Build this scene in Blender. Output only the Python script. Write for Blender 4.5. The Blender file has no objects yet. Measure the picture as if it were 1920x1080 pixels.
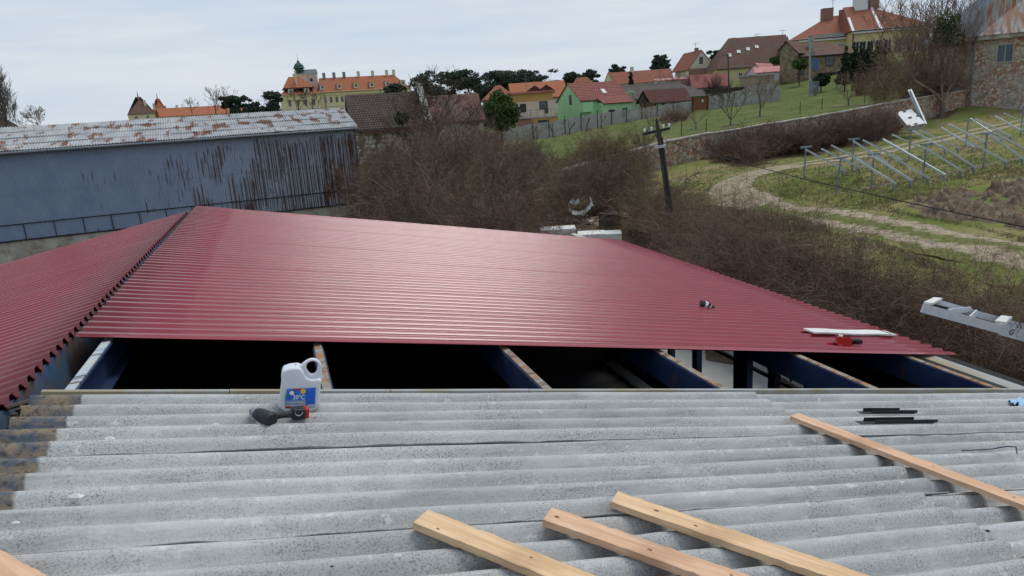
import bpy, math, random
import numpy as np
from mathutils import Vector, Matrix
random.seed(7); rng = np.random.default_rng(7)
sc = bpy.context.scene
C = sc.collection
# ------------------------------------------------------------------ camera
FPX, PCX, PCY = 1303.0, 960.0, 540.0
def _n(v): v = np.array(v, float); return v/np.linalg.norm(v)
_d1 = _n((505-PCX, -(238-PCY), FPX)); _d2 = _n((4571-PCX, -(724-PCY), FPX)); _d2 = _n(_d2-(_d2@_d1)*_d1)
_nn = np.cross(_d2, _d1); _nn = _nn if _nn[1] > 0 else -_nn
TH = math.radians(11)
_U = _n(math.cos(TH)*_nn-math.sin(TH)*_d2); _X = _n(math.cos(TH)*_d2+math.sin(TH)*_nn)
RW = np.array([_X, _d1, _U])          # camera axes (right, up, forward) -> world
CAMZ = 7.0
O = np.array([0, 0, CAMZ])
cam_d = bpy.data.cameras.new('camera'); cam = bpy.data.objects.new('camera', cam_d); C.objects.link(cam)
cam_d.sensor_width = 36; cam_d.lens = FPX/1920*36; cam_d.clip_start = .05; cam_d.clip_end = 6000
r_, u_, f_ = RW[:, 0], RW[:, 1], RW[:, 2]
cam.matrix_world = Matrix(((r_[0], u_[0], -f_[0], 0), (r_[1], u_[1], -f_[1], 0), (r_[2], u_[2], -f_[2], CAMZ), (0, 0, 0, 1)))
sc.camera = cam
def ray(px, py): return RW @ _n((px-PCX, -(py-PCY), FPX))
def P(px, py, r): return O+ray(px, py)*r
def Pz(px, py, z): d = ray(px, py); return O+d*((z-CAMZ)/d[2])
def proj(p):
    c = RW.T @ (np.array(p, float)-O); return PCX+FPX*c[0]/c[2], PCY-FPX*c[1]/c[2]
# ------------------------------------------------------------------ light
w = bpy.data.worlds.new('World'); sc.world = w; w.use_nodes = True
nt = w.node_tree; nt.nodes.clear()
SUN_EL, SUN_AZ = math.radians(64), math.radians(72)   # azimuth clockwise from +Y
def N(t, ty, **k):
    n = t.nodes.new(ty)
    for a, b in k.items():
        if a.startswith('i_'): n.inputs[a[2:].replace('_', ' ')].default_value = b
        else: setattr(n, a, b)
    return n
sky = N(nt, 'ShaderNodeTexSky', sky_type='NISHITA', sun_disc=False, sun_elevation=SUN_EL, sun_rotation=SUN_AZ)
bg1 = N(nt, 'ShaderNodeBackground'); bg1.inputs[1].default_value = .06
nt.links.new(sky.outputs[0], bg1.inputs[0])
tc = N(nt, 'ShaderNodeTexCoord')
def cloud(scale, mapscale, detail, rough, rot=(0, 0, 0)):
    mp = N(nt, 'ShaderNodeMapping'); mp.inputs['Scale'].default_value = mapscale; mp.inputs['Rotation'].default_value = rot
    nt.links.new(tc.outputs['Generated'], mp.inputs[0])
    no = N(nt, 'ShaderNodeTexNoise'); no.inputs['Scale'].default_value = scale; no.inputs['Detail'].default_value = detail; no.inputs['Roughness'].default_value = rough
    nt.links.new(mp.outputs[0], no.inputs['Vector']); return no
n1 = cloud(1.6, (1, 1, 7), 5, .55, (.05, .03, 0)); n2 = cloud(5, (1, 1, 9), 6, .6, (.05, .02, 0))
mixn = N(nt, 'ShaderNodeMix', data_type='FLOAT'); mixn.inputs[0].default_value = .35
nt.links.new(n1.outputs[0], mixn.inputs[2]); nt.links.new(n2.outputs[0], mixn.inputs[3])
sx = N(nt, 'ShaderNodeSeparateXYZ'); nt.links.new(tc.outputs['Generated'], sx.inputs[0])
zr = N(nt, 'ShaderNodeMapRange'); zr.inputs[1].default_value = 0; zr.inputs[2].default_value = .5; zr.inputs[3].default_value = .07; zr.inputs[4].default_value = -.03
nt.links.new(sx.outputs[2], zr.inputs[0])
ad = N(nt, 'ShaderNodeMath', operation='ADD'); nt.links.new(mixn.outputs[0], ad.inputs[0]); nt.links.new(zr.outputs[0], ad.inputs[1])
rp = N(nt, 'ShaderNodeValToRGB'); rp.color_ramp.elements[0].position = .34; rp.color_ramp.elements[0].color = (.42, .52, .66, 1)
rp.color_ramp.elements[1].position = .70; rp.color_ramp.elements[1].color = (.66, .71, .765, 1)
e = rp.color_ramp.elements.new(.5); e.color = (.53, .615, .725, 1)
nt.links.new(ad.outputs[0], rp.inputs[0])
bg2 = N(nt, 'ShaderNodeBackground'); bg2.inputs[1].default_value = 1.0; nt.links.new(rp.outputs[0], bg2.inputs[0])
ms = N(nt, 'ShaderNodeMixShader'); ms.inputs[0].default_value = .93
nt.links.new(bg1.outputs[0], ms.inputs[1]); nt.links.new(bg2.outputs[0], ms.inputs[2])
wo = N(nt, 'ShaderNodeOutputWorld'); nt.links.new(ms.outputs[0], wo.inputs[0])
sd = bpy.data.lights.new('sun', 'SUN'); sd.energy = 1.7; sd.angle = math.radians(26); sd.color = (1, .96, .9)
so = bpy.data.objects.new('sun', sd); C.objects.link(so)
sdir = Vector((math.sin(SUN_AZ)*math.cos(SUN_EL), math.cos(SUN_AZ)*math.cos(SUN_EL), math.sin(SUN_EL)))
so.rotation_euler = sdir.to_track_quat('Z', 'Y').to_euler()
sc.view_settings.view_transform = 'Standard'; sc.view_settings.look = 'None'; sc.view_settings.exposure = .16; sc.view_settings.gamma = 1

# ------------------------------------------------------------------ materials
def mat(name, c1, c2=None, scale=3, rough=.8, bump=0, bscale=None, metal=0, coord='Object', stretch=(1, 1, 1), lo=.35, hi=.65, c3=None, s3=.6, t3=(.5, .6), spec=.3, detail=6, obj_var=0):
    m = bpy.data.materials.new(name); m.use_nodes = True; t = m.node_tree; b = t.nodes['Principled BSDF']
    b.inputs['Roughness'].default_value = rough; b.inputs['Metallic'].default_value = metal; b.inputs['Specular IOR Level'].default_value = spec
    tcn = N(t, 'ShaderNodeTexCoord'); mp = N(t, 'ShaderNodeMapping'); mp.inputs['Scale'].default_value = stretch
    t.links.new(tcn.outputs[coord], mp.inputs[0])
    col = None
    if c2 is None: b.inputs['Base Color'].default_value = (*c1, 1)
    else:
        no = N(t, 'ShaderNodeTexNoise'); no.inputs['Scale'].default_value = scale; no.inputs['Detail'].default_value = detail; no.inputs['Roughness'].default_value = .62
        t.links.new(mp.outputs[0], no.inputs['Vector'])
        r = N(t, 'ShaderNodeValToRGB'); r.color_ramp.elements[0].position = lo; r.color_ramp.elements[1].position = hi
        r.color_ramp.elements[0].color = (*c1, 1); r.color_ramp.elements[1].color = (*c2, 1)
        t.links.new(no.outputs[0], r.inputs[0]); col = r.outputs[0]
        if c3 is not None:
            n3 = N(t, 'ShaderNodeTexNoise'); n3.inputs['Scale'].default_value = s3; n3.inputs['Detail'].default_value = 7; n3.inputs['Roughness'].default_value = .6
            t.links.new(mp.outputs[0], n3.inputs['Vector'])
            r3 = N(t, 'ShaderNodeMapRange'); r3.inputs[1].default_value = t3[0]; r3.inputs[2].default_value = t3[1]
            t.links.new(n3.outputs[0], r3.inputs[0])
            mx = N(t, 'ShaderNodeMix', data_type='RGBA'); t.links.new(r3.outputs[0], mx.inputs[0]); t.links.new(col, mx.inputs[6]); mx.inputs[7].default_value = (*c3, 1)
            col = mx.outputs[2]
        t.links.new(col, b.inputs['Base Color'])
    if bump:
        nb = N(t, 'ShaderNodeTexNoise'); nb.inputs['Scale'].default_value = bscale or scale*3; nb.inputs['Detail'].default_value = 5
        t.links.new(mp.outputs[0], nb.inputs['Vector'])
        bn = N(t, 'ShaderNodeBump'); bn.inputs['Strength'].default_value = min(1, bump); bn.inputs['Distance'].default_value = .02*max(1, bump)
        t.links.new(nb.outputs[0], bn.inputs['Height']); t.links.new(bn.outputs[0], b.inputs['Normal'])
    m['col'] = 1
    return m
def tile_mat(name, c1, c2, mortar, bw=.3, bh=.3, ms=.03, rough=.85, bump=.5, dirt=None, dscale=.5, dt=(.5, .62), sq=1.0):
    m = bpy.data.materials.new(name); m.use_nodes = True; t = m.node_tree; b = t.nodes['Principled BSDF']
    b.inputs['Roughness'].default_value = rough; b.inputs['Specular IOR Level'].default_value = .2
    uv = N(t, 'ShaderNodeTexCoord')
    nz = N(t, 'ShaderNodeTexNoise'); nz.inputs['Scale'].default_value = 2.0; nz.inputs['Detail'].default_value = 4
    t.links.new(uv.outputs['UV'], nz.inputs['Vector'])
    va = N(t, 'ShaderNodeVectorMath', operation='SCALE'); va.inputs['Scale'].default_value = sq*.06; t.links.new(nz.outputs['Color'], va.inputs[0])
    vb = N(t, 'ShaderNodeVectorMath', operation='ADD'); t.links.new(uv.outputs['UV'], vb.inputs[0]); t.links.new(va.outputs[0], vb.inputs[1])
    br = N(t, 'ShaderNodeTexBrick'); br.inputs['Scale'].default_value = 1; br.inputs['Brick Width'].default_value = bw; br.inputs['Row Height'].default_value = bh
    br.inputs['Mortar Size'].default_value = ms; br.inputs['Color1'].default_value = (*c1, 1); br.inputs['Color2'].default_value = (*c2, 1); br.inputs['Mortar'].default_value = (*mortar, 1)
    br.inputs['Mortar Smooth'].default_value = .3; br.inputs['Bias'].default_value = 0
    t.links.new(vb.outputs[0], br.inputs['Vector'])
    col = br.outputs[0]
    if dirt is not None:
        nd = N(t, 'ShaderNodeTexNoise'); nd.inputs['Scale'].default_value = dscale; nd.inputs['Detail'].default_value = 8; nd.inputs['Roughness'].default_value = .65
        t.links.new(uv.outputs['UV'], nd.inputs['Vector'])
        mr = N(t, 'ShaderNodeMapRange'); mr.inputs[1].default_value = dt[0]; mr.inputs[2].default_value = dt[1]; t.links.new(nd.outputs[0], mr.inputs[0])
        mx = N(t, 'ShaderNodeMix', data_type='RGBA'); t.links.new(mr.outputs[0], mx.inputs[0]); t.links.new(col, mx.inputs[6]); mx.inputs[7].default_value = (*dirt, 1); col = mx.outputs[2]
    t.links.new(col, b.inputs['Base Color'])
    bn = N(t, 'ShaderNodeBump'); bn.inputs['Strength'].default_value = bump; bn.inputs['Distance'].default_value = .03; bn.invert = True
    t.links.new(br.outputs['Fac'], bn.inputs['Height']); t.links.new(bn.outputs[0], b.inputs['Normal'])
    return m
M = {}
M['red'] = mat('red_coated_steel', (.225, .009, .017), (.26, .013, .023), scale=2.2, rough=.5, spec=.0)
_b = M['red'].node_tree.nodes['Principled BSDF']; _b.inputs['Coat Weight'].default_value = 1; _b.inputs['Coat Roughness'].default_value = .23; _b.inputs['Coat IOR'].default_value = 1.75; _b.inputs['IOR'].default_value = 1.5
M['red_dark'] = mat('red_trim', (.25, .03, .04), rough=.5)
M['blue_steel'] = mat('blue_painted_steel', (.010, .024, .08), (.022, .042, .10), scale=4, rough=.6, c3=(.07, .05, .045), s3=3, t3=(.55, .68))
M['blue_ridge'] = mat('weathered_blue_steel', (.05, .10, .19), (.09, .13, .18), scale=3, rough=.6, c3=(.12, .09, .07), s3=2.6, t3=(.46, .60))
M['rust_top'] = mat('rusty_flange', (.15, .08, .045), (.27, .25, .21), scale=5, rough=.8, lo=.42, hi=.56, c3=(.30, .16, .08), s3=7, t3=(.52, .58), stretch=(1, 1.8, 1))
M['pale_top'] = mat('pale_flange', (.34, .42, .50), (.50, .48, .42), scale=8, rough=.7, lo=.42, hi=.58, c3=(.10, .09, .08), s3=4, t3=(.56, .60), stretch=(.6, 4, 1))
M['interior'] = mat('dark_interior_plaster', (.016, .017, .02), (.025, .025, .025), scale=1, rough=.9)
M['conc'] = mat('concrete', (.42, .42, .39), (.33, .33, .30), scale=1.5, rough=.9, bump=.3, bscale=20)
M['conc_white'] = mat('pale_rendered_concrete', (.5, .51, .48), (.42, .43, .40), scale=.8, rough=.9, c3=(.30, .30, .27), s3=.6, t3=(.56, .7))
M['glassd'] = mat('dark_window_glass', (.02, .025, .03), (.06, .07, .08), scale=.8, rough=.08, spec=.6)
M['glassl'] = mat('curtained_window_glass', (.30, .34, .38), (.12, .14, .16), scale=1.2, rough=.15, spec=.6)
M['white'] = mat('white_paint', (.72, .72, .70), (.62, .62, .6), scale=2, rough=.6)
M['dark'] = mat('dark_metal', (.025, .025, .027), rough=.6)
M['galv'] = mat('galvanised_steel', (.50, .53, .56), (.40, .43, .46), scale=4, rough=.5, metal=.2)
M['galv_dk'] = mat('dull_galvanised_steel', (.22, .25, .28), (.15, .17, .19), scale=5, rough=.6)
M['alu'] = mat('scuffed_aluminium', (.66, .68, .72), (.54, .56, .60), scale=9, rough=.5, metal=.0, c3=(.32, .33, .35), s3=22, t3=(.63, .7))
M['wood'] = mat('weathered_dark_wood', (.05, .04, .035), (.10, .085, .07), scale=6, rough=.9, stretch=(1, 1, .2))
M['bark'] = mat('grey_brown_bark', (.10, .080, .062), (.17, .14, .11), scale=6, rough=.95)
M['bark_dk'] = mat('dark_bark', (.055, .042, .034), (.10, .08, .062), scale=6, rough=.95)
M['twigA'] = mat('brown_twigs', (.14, .098, .070), (.245, .175, .128), scale=1.2, rough=.9, spec=.1)
M['twigB'] = mat('reddish_twigs', (.15, .088, .066), (.24, .148, .11), scale=1.2, rough=.9, spec=.1)
M['twigC'] = mat('olive_twigs', (.145, .115, .062), (.24, .19, .108), scale=1.2, rough=.9, spec=.1)
M['twigD'] = mat('dark_twigs', (.065, .047, .038), (.12, .088, .07), scale=1.2, rough=.9, spec=.1)
M['twigpale'] = mat('pale_dead_stems', (.17, .145, .12), (.26, .225, .185), scale=1.2, rough=.9, spec=.1)
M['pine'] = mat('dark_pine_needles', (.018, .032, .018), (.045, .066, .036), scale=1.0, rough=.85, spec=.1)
M['pine_hazy'] = mat('hazy_pine_needles', (.038, .054, .043), (.080, .10, .075), scale=.3, rough=.85, spec=.1)  # distance haze painted in as a lighter needle colour
M['yew'] = mat('bright_evergreen_leaves', (.025, .06, .012), (.075, .12, .03), scale=1.2, rough=.8, spec=.15)
M['ivy'] = mat('ivy_leaves', (.022, .045, .015), (.05, .08, .028), scale=2, rough=.8, spec=.15)
M['tuft'] = mat('meadow_grass', (.16, .20, .055), (.31, .285, .13), scale=.6, rough=.9, spec=.1)
M['tuftdry'] = mat('dry_grass', (.30, .25, .14), (.18, .15, .08), scale=.8, rough=.9, spec=.1)
M['tileorange'] = tile_mat('orange_roof_tiles', (.36, .13, .065), (.43, .165, .09), (.24, .09, .05), .28, .3, .03)
M['tileclay'] = tile_mat('clay_roof_tiles', (.27, .095, .055), (.35, .13, .08), (.14, .06, .04), .3, .33, .03, dirt=(.20, .10, .07), dscale=.3)
M['tilered'] = tile_mat('red_roof_tiles', (.27, .10, .085), (.34, .145, .12), (.13, .04, .035), .45, .42, .07)
M['tilebrown'] = tile_mat('brown_roof_tiles', (.14, .075, .055), (.19, .105, .08), (.07, .045, .035), .3, .33, .03, dirt=(.12, .10, .08), dscale=.25)
M['tileold'] = tile_mat('old_mossy_roof_tiles', (.095, .072, .060), (.145, .105, .085), (.028, .022, .02), .26, .30, .05, dirt=(.085, .075, .06), dscale=.35, bump=.9)
M['tilegrey'] = tile_mat('grey_brown_shingles', (.105, .088, .082), (.14, .118, .11), (.055, .045, .042), .4, .3, .03, dirt=(.11, .105, .085), dscale=.4)
M['tilemaroon'] = tile_mat('maroon_shingles', (.10, .04, .034), (.125, .05, .042), (.05, .02, .018), .3, .25, .03)
M['redroof'] = mat('bright_red_sheet', (.40, .13, .11), (.46, .17, .15), scale=.8, rough=.5)
M['yellow'] = mat('yellow_render', (.60, .51, .26), (.52, .44, .22), scale=.3, rough=.9, c3=(.46, .40, .27), s3=.15, t3=(.5, .7))
M['yellowp'] = mat('pale_yellow_render', (.70, .61, .36), (.64, .54, .30), scale=.25, rough=.9)
M['cream'] = mat('cream_render', (.66, .60, .47), (.6, .53, .41), scale=.4, rough=.9)
M['peach'] = mat('peach_render', (.60, .49, .38), (.55, .44, .34), scale=.5, rough=.9)
M['orange'] = mat('orange_render', (.50, .29, .10), (.45, .25, .085), scale=.5, rough=.9)
M['green'] = mat('mint_green_render', (.36, .62, .34), (.39, .65, .37), scale=.3, rough=.9, c3=(.33, .58, .31), s3=.4, t3=(.5, .7))
M['pink'] = mat('pale_pink_render', (.63, .56, .56), (.6, .52, .52), scale=.5, rough=.9)
M['brick'] = tile_mat('brick_wall', (.33, .15, .09), (.28, .12, .08), (.3, .27, .23), .28, .11, .015)
M['tanwall'] = mat('tan_wall', (.34, .27, .19), (.28, .22, .15), scale=1, rough=.9)
M['gate'] = mat('brown_wooden_gate', (.22, .09, .035), (.17, .07, .03), scale=4, rough=.7, stretch=(6, 6, .5))
M['browntimber'] = mat('dark_brown_timber', (.075, .032, .022), (.10, .045, .03), scale=4, rough=.7)
M['stonehouse'] = tile_mat('yellow_stone_cladding', (.38, .30, .18), (.28, .22, .14), (.20, .15, .10), .38, .22, .04, dirt=(.15, .11, .075), dscale=1.3, dt=(.44, .60), sq=10)
M['panel'] = mat('concrete_fence_panel', (.40, .39, .36), (.31, .30, .27), scale=1.2, rough=.9, c3=(.24, .23, .20), s3=.8, t3=(.54, .66))
M['cupola'] = mat('green_copper', (.022, .06, .05), (.042, .095, .075), scale=1, rough=.6)
M['pinkstone'] = mat('pale_tower_plaster', (.62, .53, .47), (.55, .47, .4), scale=.5, rough=.9)
M['ladderw'] = mat('chalky_white_panel', (.68, .68, .66), (.60, .60, .57), scale=6, rough=.8)
M['beige'] = mat('weathered_beige_batten', (.30, .26, .18), (.33, .34, .34), scale=2.5, rough=.9, stretch=(1, .3, 1), lo=.42, hi=.58)
M['plastic'] = mat('plastic_film', (.55, .57, .58), (.42, .44, .45), scale=9, rough=.3, spec=.5)

# barn wall: blue paint with rust running down the corrugation
def barn_wall_mat():
    m = bpy.data.materials.new('blue_corrugated_paint_with_rust'); m.use_nodes = True; t = m.node_tree; b = t.nodes['Principled BSDF']
    b.inputs['Roughness'].default_value = .6; b.inputs['Specular IOR Level'].default_value = .3
    g = N(t, 'ShaderNodeTexCoord')
    def noise(st, s, d=5, r=.6):
        mp = N(t, 'ShaderNodeMapping'); mp.inputs['Scale'].default_value = st; t.links.new(g.outputs['Object'], mp.inputs[0])
        no = N(t, 'ShaderNodeTexNoise'); no.inputs['Scale'].default_value = s; no.inputs['Detail'].default_value = d; no.inputs['Roughness'].default_value = r
        t.links.new(mp.outputs[0], no.inputs['Vector']); return no.outputs[0]
    def math_(op, a, bb, clamp=False):
        n = N(t, 'ShaderNodeMath', operation=op); n.use_clamp = clamp
        for i, x in enumerate((a, bb)):
            if isinstance(x, (int, float)): n.inputs[i].default_value = x
            else: t.links.new(x, n.inputs[i])
        return n.outputs[0]
    def rng_(x, a, bb, c=0, d=1):
        n = N(t, 'ShaderNodeMapRange')
        for i, v in enumerate((a, bb, c, d)): n.inputs[i+1].default_value = v
        t.links.new(x, n.inputs[0]); return n.outputs[0]
    s = N(t, 'ShaderNodeSeparateXYZ'); t.links.new(g.outputs['Object'], s.inputs[0])
    streak = noise((7.0, .01, .30), 1.0, 3, .5)            # thin vertical streaks
    blotch = noise((.55, .01, .35), 1.0, 4, .6)
    grow = rng_(s.outputs[0], 13.5, 30.5, -.20, .12)       # rust worsens towards the right end
    edge = rng_(s.outputs[0], 29.6, 31.8, 0, .12)
    v = math_('ADD', math_('ADD', streak, math_('MULTIPLY', math_('SUBTRACT', blotch, .5), 1.1)), math_('ADD', grow, edge))
    low = rng_(s.outputs[2], 6.75, 5.6, -.35, 0)
    v = math_('ADD', v, low)
    def comb(cw, seed, off, wa, wb):
        q_ = math_('MULTIPLY', math_('ADD', s.outputs[0], off), 1/cw); cell = math_('FLOOR', q_, 0); fr = math_('FRACT', q_, 0)
        cx_ = N(t, 'ShaderNodeCombineXYZ'); t.links.new(math_('MULTIPLY', cell, seed), cx_.inputs[0]); t.links.new(math_('MULTIPLY', s.outputs[2], .55), cx_.inputs[2])
        nl = N(t, 'ShaderNodeTexNoise'); nl.inputs['Scale'].default_value = 1; nl.inputs['Detail'].default_value = 4; t.links.new(cx_.outputs[0], nl.inputs['Vector'])
        lv_ = math_('ADD', math_('ADD', nl.outputs[0], math_('MULTIPLY', math_('SUBTRACT', blotch, .5), 1.0)), math_('ADD', math_('ADD', rng_(s.outputs[0], 14.0, 28.0, -.26, .22), low), rng_(s.outputs[2], 5.9, 6.7, .0, -.25)))
        return math_('MULTIPLY', rng_(lv_, .50, .60), math_('MULTIPLY', rng_(fr, wa, wa+.14), rng_(fr, wb, wb-.14)))
    line = math_('MAXIMUM', comb(.24, 7.31, 0, .16, .58), math_('MULTIPLY', comb(.15, 3.17, .05, .15, .75), .75))
    f = math_('MAXIMUM', rng_(v, .66, .72), line)
    base = N(t, 'ShaderNodeValToRGB'); base.color_ramp.elements[0].position = .35; base.color_ramp.elements[1].position = .7
    base.color_ramp.elements[0].color = (.215, .275, .385, 1); base.color_ramp.elements[1].color = (.275, .335, .43, 1)
    t.links.new(noise((1, .01, .6), .9), base.inputs[0])
    pale = N(t, 'ShaderNodeMix', data_type='RGBA'); t.links.new(rng_(s.outputs[0], 15, 33), pale.inputs[0]); t.links.new(base.outputs[0], pale.inputs[6]); pale.inputs[7].default_value = (.33, .37, .42, 1)
    rc = N(t, 'ShaderNodeValToRGB'); rc.color_ramp.elements[0].position = .4; rc.color_ramp.elements[1].position = .65
    rc.color_ramp.elements[0].color = (.06, .03, .022, 1); rc.color_ramp.elements[1].color = (.12, .056, .038, 1)
    t.links.new(noise((3, 1, 1), 2), rc.inputs[0])
    mx = N(t, 'ShaderNodeMix', data_type='RGBA'); t.links.new(f, mx.inputs[0]); t.links.new(pale.outputs[2], mx.inputs[6]); t.links.new(rc.outputs[0], mx.inputs[7])
    t.links.new(mx.outputs[2], b.inputs['Base Color'])
    return m
M['barnwall'] = barn_wall_mat()
M['barnroof'] = mat('galvanised_roof_with_rust', (.29, .30, .31), (.42, .43, .44), scale=1.2, rough=.75, c3=(.17, .08, .05), s3=1.3, t3=(.53, .60), stretch=(1.2, .6, .6))
M['stonebase'] = mat('patchy_stone_plaster', (.28, .26, .23), (.48, .45, .39), scale=1.3, rough=.95, bump=.6, bscale=8, c3=(.28, .22, .17), s3=1.0, t3=(.52, .6))

def ruin_mat(name, plaster, stretch=(1, 1, 1), th=(.5, .54), zmix=False):
    m = bpy.data.materials.new(name); m.use_nodes = True; t = m.node_tree; b = t.nodes['Principled BSDF']
    b.inputs['Roughness'].default_value = .95; b.inputs['Specular IOR Level'].default_value = .1
    g = N(t, 'ShaderNodeTexCoord')
    vo = N(t, 'ShaderNodeTexVoronoi'); vo.inputs['Scale'].default_value = 5.5; t.links.new(g.outputs['UV'], vo.inputs['Vector'])
    r = N(t, 'ShaderNodeValToRGB'); cr = r.color_ramp; cr.interpolation = 'CONSTANT'
    cr.elements[0].color = (.31, .155, .10, 1); cr.elements[0].position = 0
    cr.elements[1].color = (.48, .40, .31, 1); cr.elements[1].position = .35
    e = cr.elements.new(.6); e.color = (.38, .27, .20, 1); e = cr.elements.new(.8); e.color = (.22, .18, .14, 1)
    sp = N(t, 'ShaderNodeSeparateColor'); t.links.new(vo.outputs['Color'], sp.inputs[0]); t.links.new(sp.outputs[0], r.inputs[0])
    n0 = N(t, 'ShaderNodeTexNoise'); n0.inputs['Scale'].default_value = .45; n0.inputs['Detail'].default_value = 8; n0.inputs['Roughness'].default_value = .65
    t.links.new(g.outputs['UV'], n0.inputs['Vector'])
    mr = N(t, 'ShaderNodeMapRange'); mr.inputs[1].default_value = th[0]; mr.inputs[2].default_value = th[1]; t.links.new(n0.outputs[0], mr.inputs[0])
    n1_ = N(t, 'ShaderNodeTexNoise'); n1_.inputs['Scale'].default_value = 1.5; n1_.inputs['Detail'].default_value = 6; t.links.new(g.outputs['UV'], n1_.inputs['Vector'])
    pr = N(t, 'ShaderNodeValToRGB'); pr.color_ramp.elements[0].position = .35; pr.color_ramp.elements[1].position = .65
    pr.color_ramp.elements[0].color = (*[x*.6 for x in plaster], 1); pr.color_ramp.elements[1].color = (*plaster, 1); t.links.new(n1_.outputs[0], pr.inputs[0])
    mx = N(t, 'ShaderNodeMix', data_type='RGBA'); t.links.new(mr.outputs[0], mx.inputs[0]); t.links.new(r.outputs[0], mx.inputs[6]); t.links.new(pr.outputs[0], mx.inputs[7])
    t.links.new(mx.outputs[2], b.inputs['Base Color'])
    bn = N(t, 'ShaderNodeBump'); bn.inputs['Strength'].default_value = .7; bn.inputs['Distance'].default_value = .06
    t.links.new(vo.outputs['Distance'], bn.inputs['Height']); t.links.new(bn.outputs[0], b.inputs['Normal'])
    return m
M['ruin'] = ruin_mat('crumbling_plaster_over_brick', (.40, .38, .33), th=(.44, .62))
M['gardenwall'] = ruin_mat('old_mixed_stone_and_brick', (.36, .33, .27), th=(.50, .64))
M['ruinroof'] = mat('rusty_tin_roof', (.27, .29, .31), (.34, .36, .37), scale=1, rough=.7, c3=(.27, .135, .07), s3=.9, t3=(.42, .54), coord='UV', stretch=(1.6, .3, 1))
M['ruinroofL'] = mat('dull_tin_roof', (.17, .18, .20), (.26, .28, .31), scale=1, rough=.7, c3=(.20, .12, .09), s3=.5, t3=(.56, .66))
M['whiteruin'] = tile_mat('whitewashed_rubble_wall', (.72, .70, .66), (.50, .46, .40), (.22, .19, .16), .7, .42, .05, dirt=(.15, .12, .09), dscale=1.2, dt=(.48, .54), sq=8)

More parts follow.
